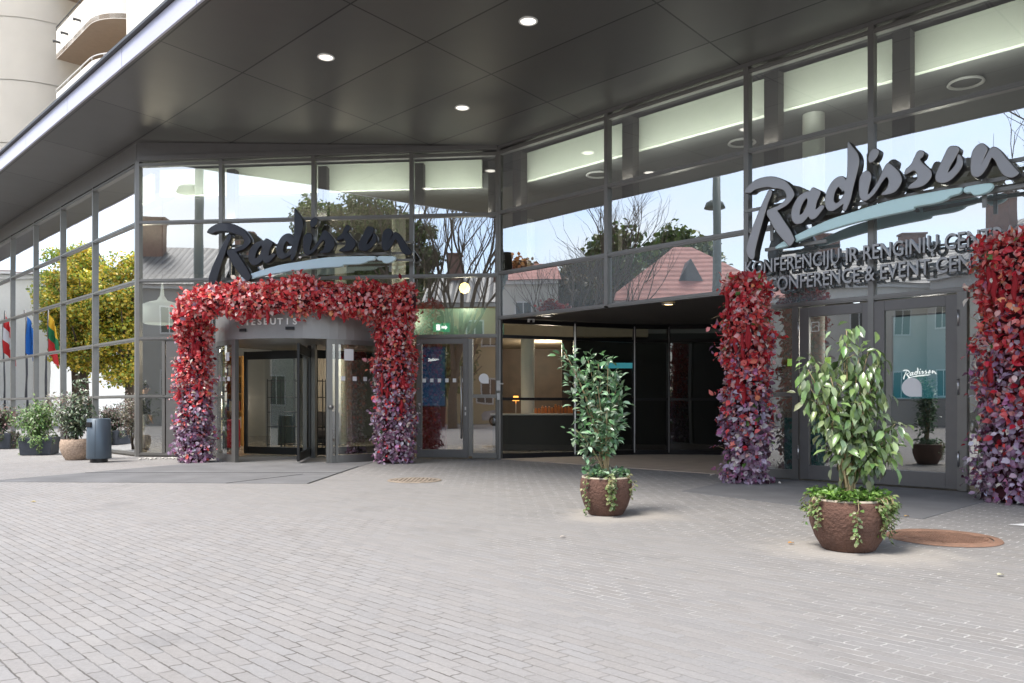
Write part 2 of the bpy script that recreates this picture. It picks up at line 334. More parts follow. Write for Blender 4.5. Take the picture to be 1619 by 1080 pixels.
# centre facade
tsC=[0,2.0,4.18,6.43,8.39]
skip={(1,1.39),(1,2.72),(1,.06),(2,1.39),(2,2.72),(2,.06),(3,1.39),(3,.06)}
f=wallframe('c',A,DC,NC,tsC,ZR,skip)
f.box(A+DC*.62+UP*1.36,DC*.07,NC*.11,UP*2.6)
f.box(A+DC*7.76+UP*1.36,DC*.09,NC*.12,UP*2.6)
f.box(A+DC*8.07+UP*1.39,DC*.54,NC*.1,UP*.075); f.box(A+DC*8.07+UP*.08,DC*.54,NC*.1,UP*.12)
WC=f.build('curtain_wall',frame,H,label='front glass wall around the revolving door')
for i in range(4):
    for j in range(5):
        if i in (1,2) and j<2: continue
        if i==3 and j<2: continue
        if i==0 and j<2:
            pane(A+DC*.04,A+DC*.59,ZR[j]+.035,ZR[j+1]-.035,NC,doorglass,WC); continue
        z1=ZR[j+1]-.035; z0=ZR[j]+.035
        pane(A+DC*(tsC[i]+.04),A+DC*(tsC[i+1]-.04),z0,z1,NC,glass,WC)
pane(A+DC*7.8,A+DC*8.35,.14,1.35,NC,doorglass,WC); pane(A+DC*7.8,A+DC*8.35,1.43,2.68,NC,doorglass,WC)
# solid metal panels flanking the revolving door
mp=M()
mp.box(A+DC*1.32+UP*1.36,DC*1.28,NC*.09,UP*2.62)
mp.build('metal_panel',frame_dark,WC)
mp=M(); mp.box(A+DC*6.26+UP*1.36,DC*.22,NC*.09,UP*2.62); mp.build('metal_panel',frame_dark,WC)
# right facade
tsR=[0,3.03,5.98,8.0,10.0,12.2,14.4]
f=M()
for t in tsR:
    z0=3.11 if 0<t<5.9 else 0
    f.box(B+D1*t+UP*((z0+6.82)/2),D1*.085,NR*.14,UP*(6.82-z0))
for i in range(6):
    for z in ([3.11,4.09,5.42,6.74] if i<2 else [2.79,4.09,5.42,6.74]):
        f.box(B+D1*((tsR[i]+tsR[i+1])/2)+UP*z,D1*(tsR[i+1]-tsR[i]-.085),NR*.11,UP*.075)
        f.box(B+D1*((tsR[i]+tsR[i+1])/2)+UP*z+NR*.06,D1*(tsR[i+1]-tsR[i]-.085),NR*.016,UP*.03)
f.box(B+D1*6.83+UP*1.38,D1*.10,NR*.13,UP*2.74); f.box(B+D1*9.22+UP*1.38,D1*.12,NR*.13,UP*2.74)
f.box(B+D1*6.43+UP*1.37,D1*.70,NR*.1,UP*.07); f.box(B+D1*6.43+UP*.09,D1*.70,NR*.1,UP*.14)
f.box(B+D1*9.62+UP*1.37,D1*.66,NR*.1,UP*.07)
for k in range(10,14): pass
WR=f.build('curtain_wall',frame,H,label='glass wall on the right above the passage and the double doors')
for i in range(6):
    lows=[3.11,4.09,5.42,6.74] if i<2 else [2.79,4.09,5.42,6.74]
    for j in range(3):
        m=spandrel if (j==0) else glass
        pane(B+D1*(tsR[i]+.04),B+D1*(tsR[i+1]-.04),lows[j]+.035,lows[j+1]-.035,NR,m,WR)
pane(B+D1*6.03,B+D1*6.78,.16,1.33,NR,doorglass,WR); pane(B+D1*6.03,B+D1*6.78,1.41,2.75,NR,doorglass,WR)
pane(B+D1*9.28,B+D1*9.95,.1,1.33,NR,glass,WR); pane(B+D1*9.28,B+D1*9.95,1.41,2.75,NR,glass,WR)
for t0,t1 in ((10.04,12.16),(12.24,14.36)): pane(B+D1*t0,B+D1*t1,.1,2.75,NR,glass,WR)
# header panels over glazing up to soffit
hp=M()
hp.box((A+dL*20)+UP*7.05-NR*.02,D1*40,NR*.16,UP*.5); hp.box((A+B)/2+UP*7.05,DC*8.4,NC*.16,UP*.5); hp.box(B+D1*7.2+UP*6.99,D1*14.4,NR*.16,UP*.34)
hp.box((A+B)/2+UP*6.87+NC*.09,DC*8.3,NC*.05,UP*.1)
hp.build('head_panel',frame_dark,H)
# double doors
def door_leaf(P,d,nrm,w,h,st,bot,m,gm,parent,z0=.03):
    f=M()
    f.box(P+d*(st/2)+UP*(z0+h/2),d*st,nrm*.07,UP*h); f.box(P+d*(w-st/2)+UP*(z0+h/2),d*st,nrm*.07,UP*h)
    f.box(P+d*(w/2)+UP*(z0+bot/2),d*(w-2*st),nrm*.066,UP*bot); f.box(P+d*(w/2)+UP*(z0+h-st/2),d*(w-2*st),nrm*.066,UP*st)
    o=f.build('door',m,parent,bevel=.004)
    g=M(); p0=P+d*st; p1=P+d*(w-st)
    g.add([p0+UP*(z0+bot),p1+UP*(z0+bot),p1+UP*(z0+h-st),p0+UP*(z0+h-st)],[(0,1,2,3)]).build('door_glass',gm,o)
    return o
def bar_handle(P,nrm,z0,z1,parent,r=.017):
    h=M(); q=P+nrm*.09
    h.tube([q+UP*z0,q+UP*z1],r); 
    for z in (z0+.12,z1-.12): h.tube([P+nrm*.02+UP*z,q+UP*z],.011)
    return h.build('handle',steel,parent)
PD=B+D1*6.9+NR*.02
dl=door_leaf(PD,D1,NR,1.12,2.70,.15,.22,frame_dark,doorglass,H); dr=door_leaf(PD+D1*1.14,D1,NR,1.12,2.70,.15,.22,frame_dark,doorglass,H)
for o,t in ((dl,-.015),(dr,2.275)):
    for z in (.45,1.45,2.4): M().tube([PD+D1*t+NR*.05+UP*(z-.11),PD+D1*t+NR*.05+UP*(z+.11)],.014).build('hinge',steel,o)
for o,t in ((dl,1.045),(dr,1.215)):
    h=M(); h.box(PD+D1*t+NR*.045+UP*1.25,D1*.03,NR*.012,UP*.10); h.tube([PD+D1*t+NR*.05+UP*1.27,PD+D1*t+NR*.1+UP*1.27],.008); h.build('lock',steel,o)
bar_handle(PD+D1*1.2+NR*.03,NR,.75,1.9,dr)
PS=A+DC*6.55+NC*.03
ds=door_leaf(PS,DC,NC,1.16,2.64,.12,.18,frame_dark,doorglass,H)
bar_handle(PS+DC*1.02+NC*.03,NC,.45,2.05,ds)
h=M(); 
for z in (1.0,1.12): h.box(PS+DC*1.1+NC*.045+UP*z,DC*.03,NC*.012,UP*.07)
h.build('lock',steel,ds)
whites=mat('white_vinyl',(.8,.8,.8),.6)
for k in range(6): M().box(PS+DC*(.17+.17*k)+NC*.012+UP*1.74,DC*.075,NC*.004,UP*.085).build('vinyl_square',whites,ds)
def drop_sticker(P,d,nrm,r,parent):
    pts=[P+d*(r*math.cos(a))+UP*(r*math.sin(a)) for a in [math.radians(x) for x in range(0,271,15)]]+[P+d*r-UP*r]
    M().prism(pts,nrm*.004).build('round_sticker',whites,parent)
drop_sticker(A+DC*8.05+UP*1.78+NC*.012,DC,NC,.11,WC)
drop_sticker(PD+D1*1.66+UP*1.45+NR*.012,D1,NR,.135,dr)
st=M(); P=PD+D1*.24+UP*2.42+NR*.012
st.bar(P-D1*.06-UP*.07,P+D1*.06-UP*.07,NR,.004,.008); st.bar(P-D1*.06+UP*.07,P+D1*.06+UP*.07,NR,.004,.008); st.bar(P-D1*.06-UP*.066,P-D1*.06+UP*.066,NR,.004,.008); st.bar(P+D1*.06-UP*.066,P+D1*.06+UP*.066,NR,.004,.008)
st.tube([P+D1*(.035*math.cos(a))+UP*(.02*math.sin(a*1.5)) for a in np.linspace(0,6.28,14)],.007,5)
st.build('camera_sticker',whites,dl)
# intercom by the corner post
ic=M(); ic.box(B+NC*.09+UP*1.62-DC*.0,DC*.09,NC*.05,UP*.22); ic.box(B+NC*.12+UP*1.66+DC*.06,DC*.1,NC*.03,UP*.03); ic.box(B+NC*.09+UP*1.38,DC*.07,NC*.04,UP*.15)
ic.build('intercom',mat('pale_plastic',(.5,.5,.48),.4),H,bevel=.006)
# inner columns and bulkhead
ic=M()
for t in (2.0,4.18,6.43,8.1): ic.box(A+DC*(t+.12)-NC*.3+UP*5.2,DC*.2,NC*.2,UP*2.9)
for t in (.25,3.25,6.2,8.25,10.25,12.4): ic.box(B+D1*(t+.08)-NR*.32+UP*4.95,D1*.25,NR*.2,UP*3.58)
for k in range(1,9): ic.box(A+dL*(3.03+2.72*k+.2)-NR*.3+UP*4.6,D1*.2,NR*.2,UP*4.2)
ic.build('inner_column',dcol,H)
bh=M()
bh.box((A+B)/2-NC*.5+UP*6.45-DC*.1,DC*7.7,NC*.1,UP*.62); bh.box(B+D1*7.2-NR*.5+UP*6.45,D1*14.3,NR*.1,UP*.62); bh.box(A+dL*20.5-NR*.5+UP*6.45,D1*40,NR*.1,UP*.62)
bh.build('bulkhead',band,H)
def polyplate(pts,z0,z1): return M().prism([V((p[0],p[1],z0)) for p in pts],UP*(z1-z0))
c1=A-NR*.55; 
ipts=[mn(MA-40,NL-.56),A-NR*.56-NC*.0+V((.15,.3,0)),B-NC*.56+V((.1,0,0)),mn(MB_+14.3,NRT-.56),mn(MB_+14.3,-24),mn(MA-40,-42)]
polyplate(ipts,6.15,6.5).build('ceiling',ceil,H)
rg=M()
for t,n_ in ((1.9,-1.1),(5.1,-1.4),(8.9,-1.3),(11,-1.6)): 
    c=B+D1*t+NR*n_+UP*6.13; rg.lathe(c,[(.24,0),(.26,-.03),(.23,-.04),(.21,-.01)],30)
rg.build('ceiling_ring',white,H)
for x,y in ((5.15,13.5),(.42,21.2),(-2.95,20.6),(-10.75,21.1),(-5.2,24),(-14.5,25.5),(3.2,22.5)):
    M().lathe((x,y,0),[(.18,.02),(.18,6.15)],28).build('round_column',colm,H)
# interior rooms
iw=M()
iw.add([(-19,30,0),(9,30,0),(9,30,6.2),(-19,30,6.2)],[(0,1,2,3)]); q0=mn(-36,-13.5); q1=mn(-62,-13.5); iw.add([q0,q1,q1+UP*6.2,q0+UP*6.2],[(0,1,2,3)]); iw.build('back_wall',inwall,H)
mz=M(); mz.abox(-7.8,20.9,3.0,3.6,30,3.35,1); mz.box(V((-1.8,20.4,3.3)),V((3.2,-.33,0)),V((.004,.04,0)),UP*.75,0)
mz.build('mezzanine_floor',[green_edge,tanceil],H)
dw=M(); dw.abox(-3.1,23.5,0,-.4,23.7,3); dw.abox(1.35,21.4,0.9,2.9,21.55,3.0); dw.abox(-1.0,25.5,0,6,25.7,3.0)
dw.build('wood_partition',brownwall,H)
dw=M(); dw.abox(-7.35,24.2,0,-6.7,24.4,3.0); dw.build('dark_panel',mat('dark_green_panel',(.02,.035,.03),.5),H)
cw=M()
for k in range(16): cw.lathe((-6.3+k*.08,25,0),[(.05,.05),(.05,2.9)],10)
cw.build('curtain',mat('pale_curtain',(.5,.46,.42),.9),H)
# passage: recessed glazing, ceiling
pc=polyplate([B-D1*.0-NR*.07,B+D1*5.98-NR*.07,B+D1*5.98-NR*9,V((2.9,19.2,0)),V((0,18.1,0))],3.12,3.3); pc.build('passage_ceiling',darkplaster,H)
RP=[B+V((.03,.12,0)),V((1.45,18.25,0)),V((2.92,18.9,0)),V((3.75,18.95,0)),V((5.15,18.75,0)),V((6.9,18.5,0)),V((8.6,18.3,0))]
pf=M()
for i,p in enumerate(RP):
    pf.box(p+UP*1.56,V((.07,0,0)),V((0,.1,0)),UP*3.12)
    if i: pf.box(p+UP*1.56-V((0,.055,0)),V((.022,0,0)),V((0,.03,0)),UP*3.0,1)
for i in range(len(RP)-1):
    for z,hh in ((.06,.12),(1.33,.06),(2.72,.07),(3.06,.1)):
        pf.bar(RP[i]+UP*z,RP[i+1]+UP*z,UP,hh,.08)
PG=pf.build('passage_glazing',[blackm,steel],H)
for i in range(len(RP)-1):
    for z0,z1 in ((.12,1.3),(1.36,2.68),(2.76,3.02)):
        pane(RP[i],RP[i+1],z0,z1,UP,lobbyglass if i==0 else darkglass,PG,'glass_pane')
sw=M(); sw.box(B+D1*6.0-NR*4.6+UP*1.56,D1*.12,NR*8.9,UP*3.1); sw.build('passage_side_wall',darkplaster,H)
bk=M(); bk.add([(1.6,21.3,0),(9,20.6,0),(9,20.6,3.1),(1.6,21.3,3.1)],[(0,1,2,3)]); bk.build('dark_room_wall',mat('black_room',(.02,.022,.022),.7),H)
# conference room walls
iw=M(); iw.box(B+D1*10-NR*6+UP*3,D1*9,NR*.1,UP*6.2); iw.box(B+D1*14.4-NR*3.2+UP*3,D1*.1,NR*6,UP*6.2); iw.build('room_wall',inwall,H)
# passage lights
glow=mat('warm_lamp_glow',(.9,.8,.6),.5,emit=(1,.72,.35),estr=3.2); glow2=mat('soffit_lamp_glow',(.8,.78,.72),.5,emit=(1,.93,.82),estr=.75)
for (x,y,lab) in ((2.95,14.9,'warm lit recessed spotlight in the passage ceiling beside the red column'),(.75,16.9,'small pale recessed spotlight in the passage ceiling near the corner post')):
    t=thing('ceiling_light',(x,y,3.12),lab,'lamp','spotlights in the passage ceiling')
    M().lathe((x,y,3.10),[(.12,.015),(.13,-.012),(.10,-.02),(.10,.005)],28).build('trim_ring',steel,t)
    M().lathe((x,y,3.10),[(.0001,-.006),(.10,-.006)],28).build('diffuser',glow if y<16 else glow2,t)
# camera dome under passage ceiling
t=thing('security_camera',(.35,17.6,3.11),'small white security camera under the corner of the passage ceiling','camera')
M().box((.42,17.45,3.06),V((.16,0,0)),V((0,.1,0)),UP*.07).build('body',white,t,bevel=.01); M().ball((.42,17.38,3.03),.035).build('lens',blackm,t)
# ------------------------------------------------------------------ canopy
cs=M(); c0=mn(-52,NED,SOF); 
cs.prism([mn(-60,NED,zs(NED)),mn(4,NED,zs(NED)),mn(4,-16,zs(-16)),mn(-60,-16,zs(-16))],UP*.36)
CN=cs.build('canopy',soffit,H,label='dark grey panelled underside of the wide entrance canopy')
fz=M()
m=4.0
while m>-58:
    fz.box(mn(m-1.6,NED+.02,SOF+.17),D1*3.185,NR*.04,UP*.36); m-=3.2
fz.box(mn(4.03,-10.4,(zs(-5.19)+zs(-15.6))/2+.17),D1*.04,NR*10.4+UP*(.068*10.4),UP*.36)
fz.build('fascia',fascia,CN,bevel=.004)
tr=M(); tr.box(mn(-27,NED+.04,SOF+.385),D1*62,NR*.14,UP*.05); tr.build('edge_trim',trimgrey,CN)
rf=M(); rf.prism([mn(-60,-5.4,SOF+.365),mn(3.9,-5.4,SOF+.365),mn(3.9,-40,SOF+.3),mn(-60,-40,SOF+.3)],UP*.06); rf.build('flat_roof',mat('roof_felt',(.12,.12,.12),.9),H)
# soffit lights
def onsof(px,py):
    Y=(SOF-1.2)*1250/(640-py); return V(((px-809.5)/1250*Y,Y,SOF))
i=0
for pt,lab in ((V((-3.21,13.64,zs(-7.375))),'round recessed light in the canopy underside, leftmost of the three'),(V((.25,12.16,zs(-8.775))),'round recessed light in the canopy underside, nearest the top of the photo'),(V((-.97,15.44,zs(-10.23))),'round recessed light in the canopy underside, nearest the front glass wall')):
    t=thing('soffit_light',pt,lab,'lamp','round lights in the canopy underside')
    M().lathe(pt,[(.145,.0),(.15,-.012),(.125,-.02),(.12,-.004)],36).build('trim_ring',white,t)
    M().lathe(pt,[(.0001,-.008),(.12,-.008)],36).build('diffuser',glow2,t)
# ------------------------------------------------------------------ revolving door
RC=V((-4.6,18.05,0)); RR=2.0
def cyl(th,r=RR,z=0): a=math.radians(th); return RC+V((r*math.sin(a),-r*math.cos(a),z))
def arc(t0,t1,r0,r1,z0,z1,n=24,mi=0,M_=None):
    m=M_ or M(); ts=[t0+(t1-t0)*i/n for i in range(n+1)]
    for i in range(n):
        a,b=ts[i],ts[i+1]
        vs=[cyl(a,r0,z0),cyl(b,r0,z0),cyl(b,r1,z0),cyl(a,r1,z0),cyl(a,r0,z1),cyl(b,r0,z1),cyl(b,r1,z1),cyl(a,r1,z1)]
        fs=[(0,3,2,1),(4,5,6,7),(0,1,5,4),(2,3,7,6)]
        if i==0: fs.append((0,4,7,3))
        if i==n-1: fs.append((1,2,6,5))
        m.add(vs,fs,mi)
    return m
r=arc(0,360,RR-.06,RR+.03,2.55,3.08,72)
r.add([cyl(a,RR,3.07) for a in range(0,360,6)],[tuple(range(60))]); r.add([cyl(a,RR-.02,2.56) for a in range(0,360,6)],[tuple(range(60))[::-1]])
drumm=mat('drum_grey_paint',(.27,.265,.26),.38,.3,var=.03)
RV=r.build('revolving_door',drumm,H)
for s,e in ((-92,-35),(25,92)):
    f=M(); arc(s,e,RR-.03,RR+.03,.0,.16,16,M_=f); arc(s,e,RR-.03,RR+.03,2.45,2.55,16,M_=f)
    for a in (s,e): arc(a-1.7,a+1.7,RR-.045,RR+.045,0,2.55,2,M_=f)
    if s>0: arc(28.7,30.2,RR-.045,RR+.045,0,2.55,2,M_=f)
    f.build('side_frame',frame,RV)
    gm=M(); ts=np.linspace(s,e,20)
    for i in range(19): gm.add([cyl(ts[i],RR,.16),cyl(ts[i+1],RR,.16),cyl(ts[i+1],RR,2.45),cyl(ts[i],RR,2.45)],[(0,1,2,3)],0,True)
    gm.build('curved_glass',curvedglass,RV)
    for k in range(5):
        a0=(s+7+k*7.5) if s>0 else (e-8-k*6.5)
        arc(a0,a0+2.6,RR+.004,RR+.008,1.70,1.79,2).build('vinyl_square',whites,RV)
    arc(*((34,40) if s>0 else (-45,-41)),RR+.004,RR+.008,2.12,2.36 if s>0 else 2.3,3).build('notice_sticker',whites,RV)
rb=mat('black_rubber',(.012,.012,.012),.5)
for k,a in enumerate((7,127,247)):
    ra=math.radians(a); d=V((math.sin(ra),-math.cos(ra),0)); nn=V((d.y,-d.x,0))
    w=M(); L=RR-.1
    w.box(RC+d*.12+UP*1.25,d*.10,nn*.05,UP*2.42); w.box(RC+d*(L-.03)+UP*1.25,d*.09,nn*.05,UP*2.42)
    w.box(RC+d*(L/2+.03)+UP*.13,d*(L-.24),nn*.046,UP*.17); w.box(RC+d*(L/2+.03)+UP*2.36,d*(L-.24),nn*.046,UP*.19)
    o=w.build('door_wing',mat('wing_frame',(.03,.031,.032),.3,.4) if k==0 else bpy.data.materials['wing_frame'],RV,bevel=.004)
    p0=RC+d*.17; p1=RC+d*(L-.07)
    M().add([p0+UP*.21,p1+UP*.21,p1+UP*2.27,p0+UP*2.27],[(0,1,2,3)]).build('wing_glass',lobbyglass,o)
M().lathe(RC,[(.07,.01),(.07,2.55)],20).build('centre_post',blackm,RV)
hd=M(); arc(25.0,26.2,RR+.05,RR+.09,.0,1.15,2,M_=hd); hd.ball(cyl(25.6,RR+.08,1.15),.05); hd.build('guard_post',frame,RV)
sn=M(); arc(-29,-24.5,RR+.03,RR+.07,2.70,2.76,3,M_=sn); arc(.5,5.5,RR+.03,RR+.07,2.72,2.78,3,M_=sn); sn.build('motion_sensor',blackm,RV)
def text_mesh(s,size,ext,offset=0):
    cu=bpy.data.curves.new('t','FONT'); cu.body=s; cu.size=size; cu.extrude=ext; cu.offset=offset; cu.align_x='LEFT'; cu.resolution_u=4
    o=bpy.data.objects.new('t',cu); COL.objects.link(o); bpy.context.view_layer.update()
    me=bpy.data.meshes.new_from_object(o.evaluated_get(bpy.context.evaluated_depsgraph_get())); bpy.data.objects.remove(o)
    return me
def place_text(s,size,ext,org,ux,uz,m,parent,name,width=None,height=None,offset=0,center=False):
    me=text_mesh(s,size,ext,offset); xs=[v.co.x for v in me.vertices]; ys=[v.co.y for v in me.vertices]
    x0,x1,y0,y1=min(xs),max(xs),min(ys),max(ys); kx=width/(x1-x0) if width else 1; ky=height/(size*.73) if height else 1
    nn=ux.cross(uz)
    for v in me.vertices:
        x=(v.co.x-(x0+x1)/2 if center else v.co.x-x0)*kx; v.co=V(org)+ux*x+uz*(v.co.y*ky)+nn*v.co.z
    me.update(); o=link(name,me,parent,m)
    if isinstance(m,list):
        for p in me.polygons: p.material_index=1 if abs(p.normal.dot(nn))<.5 else 0
    return o
lt=mat('white_lettering',(.8,.8,.78),.5)
for k,ch in enumerate('VIEŠBUTIS'):
    a=-27.5+k*4.15; ra=math.radians(a); ux=V((math.cos(ra),math.sin(ra),0))
    place_text(ch,.19,.012,cyl(a,RR+.045,2.83),ux,UP,lt,RV,'letter',center=True,height=.13,offset=.004)
# ------------------------------------------------------------------ script lettering signs
def cr(pts,n=5):
    out=[]; L=len(pts)
    for i in range(L):
        p0,p1,p2,p3=[V(pts[(i+k)%L]) for k in(-1,0,1,2)]
        if (p1-p0).length+(p2-p1).length<1: continue
        for k in range(n):
            t=k/n; out.append(.5*((2*p1)+(-p0+p2)*t+(2*p0-5*p1+4*p2-p3)*t*t+(-p0+3*p1-3*p2+p3)*t**3))
    return out
O2=1246
def sh(l): return [(x+O2,y) for x,y in l]
GL={
'R':[[(30,295),(60,250),(140,205),(200,190),(300,190),(400,215),(500,270),(570,350),(603,420),(580,470),(520,520),(440,550),(412,560),(450,620),(500,700),(560,790),(602,880),(600,905),(560,945),(520,910),(440,820),(370,720),(330,640),(300,590),(300,545),(340,530),(420,515),(480,490),(520,450),(520,410),(490,360),(430,330),(380,320),(320,295),(250,285),(150,290),(100,312),(50,305)]],
'R2':[[(318,335),(348,360),(300,470),(262,580),(200,760),(150,930),(130,1030),(80,1005),(50,920),(80,800),(180,580),(280,390)]],
'a':[[(740,425),(660,460),(600,540),(578,620),(590,690),(630,732),(690,730),(735,700),(765,675),(790,708),(830,708),(870,680),(930,610),(900,592),(860,618),(838,612),(850,550),(875,500),(890,450),(850,420),(810,400),(780,428)],[(745,485),(700,530),(668,600),(665,648),(700,640),(735,590),(758,525)]],
'd':[[(1185,25),(1220,70),(1275,150),(1290,230),(1270,330),(1230,470),(1200,590),(1155,680),(1130,660),(1138,612),(1080,640),(1020,662),(970,640),(945,570),(960,480),(1010,390),(1070,347),(1130,350),(1165,385),(1180,300),(1182,130)],[(1030,560),(1040,490),(1080,435),(1115,468),(1150,500),(1115,565),(1062,598)]],
'i':[sh([(60,390),(100,345),(145,350),(163,400),(145,480),(130,550),(145,568),(190,520),(245,445),(285,365),(325,310),(380,350),(440,430),(452,500),(420,560),(370,592),(270,592),(318,545),(340,480),(318,430),(270,470),(220,540),(170,590),(110,620),(65,590),(50,500)])],
'dot':[sh([(160,165),(200,145),(235,165),(225,215),(190,255),(155,260),(143,220)])],
's':[sh([(490,430),(500,400),(550,360),(580,300),(610,255),(655,270),(645,310),(620,332),(660,390),(715,450),(720,510),(680,560),(620,582),(525,577),(540,550),(590,520),(605,480),(588,432),(560,420),(500,442)])],
'o':[sh([(900,275),(950,290),(960,320),(930,380),(885,450),(865,505),(900,488),(945,430),(958,362),(988,400),(985,470),(930,540),(860,582),(790,572),(765,530),(780,470),(830,370),(870,290)])],
'n':[sh([(1075,380),(1110,320),(1160,310),(1195,360),(1168,430),(1150,488),(1185,430),(1230,360),(1285,383),(1350,480),(1415,575),(1440,620),(1392,645),(1330,610),(1290,540),(1262,470),(1230,442),(1190,520),(1140,580),(1090,577),(1065,520)])],
'sw':[[(380,940),(450,900),(600,850),(800,790),(1000,740),(1246,705),(1446,675),(1646,655),(1896,650),(2190,652),(2216,668),(2196,693),(2116,705),(2086,725),(1996,742),(1806,745),(1776,768),(1546,780),(1246,800),(1000,830),(800,860),(600,905),(480,938)]],
'sw2':[sh([(1000,672),(1030,655),(1200,660),(1225,685),(1190,718),(1130,733),(1080,728),(1055,700),(1010,695)])]}
side_dark=mat('letter_return_dark',(.03,.03,.033),.3,.4)
def glyph(key,org,ux,kx,kz,ext,m,parent,name,bev=.012,n=5,side=None):
    cu=bpy.data.curves.new('g','CURVE'); cu.dimensions='2D'; cu.fill_mode='BOTH'; cu.extrude=ext/2; cu.bevel_depth=bev; cu.bevel_resolution=1
    for sp in GL[key]:
        pts=cr(sp,n); s=cu.splines.new('POLY'); s.points.add(len(pts)-1); s.use_cyclic_u=True
        for i,p in enumerate(pts): s.points[i].co=(p.x*kx,-p.y*kz,0,1)
    o=bpy.data.objects.new('g',cu); COL.objects.link(o); bpy.context.view_layer.update()
    me=bpy.data.meshes.new_from_object(o.evaluated_get(bpy.context.evaluated_depsgraph_get())); bpy.data.objects.remove(o)
    nn=ux.cross(UP)
    for v in me.vertices: v.co=V(org)+ux*v.co.x+UP*v.co.y+nn*v.co.z
    me.update(); me.materials.clear(); o=link(name,me,parent,[m,side_dark] if side is None else [m,side])
    for p in me.polygons: p.material_index=1 if abs(p.normal.dot(nn))<.55 else 0
    return o
navy=mat('dark_navy_shaded_metal',(.022,.026,.038),.3,.2,coat=.3); silver=mat('silver_skylit_metal',(.31,.305,.31),.35,.5)  # one letter metal twice: shade in the navy, sky light in the silver
blueA=mat('pale_blue_acrylic',(.70,.90,.98),.35); blueB=mat('aqua_acrylic',(.66,.93,.95),.35)
def script_sign(name,lab,org,ux,kx,kz,m,mb,rails):
    nn=ux.cross(UP)
    t=thing(name,org,lab,'sign')
    for k in ('R','R2','a','d','i','dot','s','o','n'): glyph(k,org,ux,kx,kz,.16,m,t,'letter')
    for k in ('sw','sw2'): glyph(k,org,ux,kx,kz,.07,mb,t,'underline_swoosh',side=mb)
    f=M()
    for x0,x1,y in rails: f.box(V(org)+ux*((x0+x1)/2*kx)-UP*(y*kz)-nn*.12,ux*((x1-x0)*kx),nn*.04,UP*.05)
    for x,y in ((170,465),(620,600),(1240,460),(1900,465),(2580,460),(1100,600),(2400,600),(700,930),(1700,700)):
        f.box(V(org)+ux*(x*kx)-UP*(y*kz)-nn*.2,ux*.04,nn*.16,UP*.04)
    for x in (290,2390): f.box(V(org)+ux*(x*kx)-UP*(580*kz)-nn*.09,ux*.05,nn*.03,UP*(520*kz))
    f.build('mounting_rail',frame,t)
    return t
OL=A+NC*.38+DC*1.84+UP*5.56
script_sign('hotel_sign','dark navy script letters, shade set into their colour, over a pale blue swoosh above the revolving door',OL,DC,.001746,.00171,navy,blueA,[(150,2700,462),(180,2650,600),(1750,2700,690),(200,1400,925)])
OR=B+NR*.36+D1*(6.17-.04)+UP*5.08
SR=script_sign('hotel_sign','silver script letters, sky light set into their colour, over an aqua swoosh above the double doors',OR,D1,.00143,.0015,silver,blueB,[(-60,3000,470),(180,2900,610),(1750,3000,700),(200,900,925)])
for o in [x for x in COL.objects if x.parent==SR]: pass
cap=[mat('grey_cap_letters',(.36,.36,.36),.35,.4),side_dark]
T1=thing('conference_sign',B+NR*.3+D1*6.2+UP*3.3,'two lines of grey capital letters below the silver script sign','sign')
place_text('KONFERENCIJŲ IR RENGINIŲ CENTRAS',.3,.045,B+NR*.2+D1*6.06+UP*3.33,D1,UP,cap,T1,'text_line',width=3.95,height=.225,offset=.003)
place_text('CONFERENCE & EVENT CENTRE',.3,.045,B+NR*.2+D1*6.46+UP*3.02,D1,UP,cap,T1,'text_line',width=3.32,height=.225,offset=.003)
f=M(); f.box(B+NR*.13+D1*8.1+UP*3.42,D1*4.0,NR*.03,UP*.03); f.box(B+NR*.13+D1*8.2+UP*3.11,D1*3.4,NR*.03,UP*.03)
for t in (6.4,8.0,9.6): f.box(B+NR*.09+D1*t+UP*3.42,D1*.03,NR*.05,UP*.03); f.box(B+NR*.09+D1*(t+.2)+UP*3.11,D1*.03,NR*.05,UP*.03)
f.build('mounting_rail',frame,T1)
# ------------------------------------------------------------------ garlands
RED=[(.78,.09,.09),(.58,.03,.05),(.82,.19,.17),(.82,.34,.34),(.82,.32,.17),(.88,.62,.58),(.36,.015,.03)]
REDW=[27,17,20,14,4,7,11]
PUR=[(.32,.18,.28),(.46,.34,.45),(.18,.09,.14),(.60,.53,.60),(.50,.20,.38),(.11,.06,.08)]
PURW=[26,25,14,20,8,7]
def vinecol(z,z0,z1,x=None):
    """share of purple by height with ragged border"""
    t=(z-z0)/(z1-z0)+RNG.normal(size=len(z))*.10
    return 1/(1+np.exp((t-.46)*9))
def garland_leaves(P,Nrm,purple,size,parent,name='leaves',hang=.5,greens=0):
    n=len(P)
    cr_=pick(n,RED,REDW); cp=pick(n,PUR,PURW)
    isp=RNG.random(n)<purple
    C=np.where(isp[:,None],cp,cr_)
    C[~isp & (RNG.random(n)<.07)]=np.array((.80,.45,.42)); C[(RNG.random(n)<.02)]=np.array((.85,.80,.7))
    if greens:
        gi=RNG.random(n)<greens; C[gi]=pick(gi.sum(),[(.10,.22,.05),(.2,.35,.12)])
    D=Nrm*.45+rv(n,.75); D[:,2]-=hang
    Nn=Nrm*1.0+rv(n,.55); Nn[:,2]+=.35
    Ln=size*(.7+RNG.random(n)*.7); Wd=Ln*(.48+RNG.random(n)*.25)
    return leaves(name,P,D,Nn,Ln,Wd,C,petal,parent,fold=.2,curl=.2)
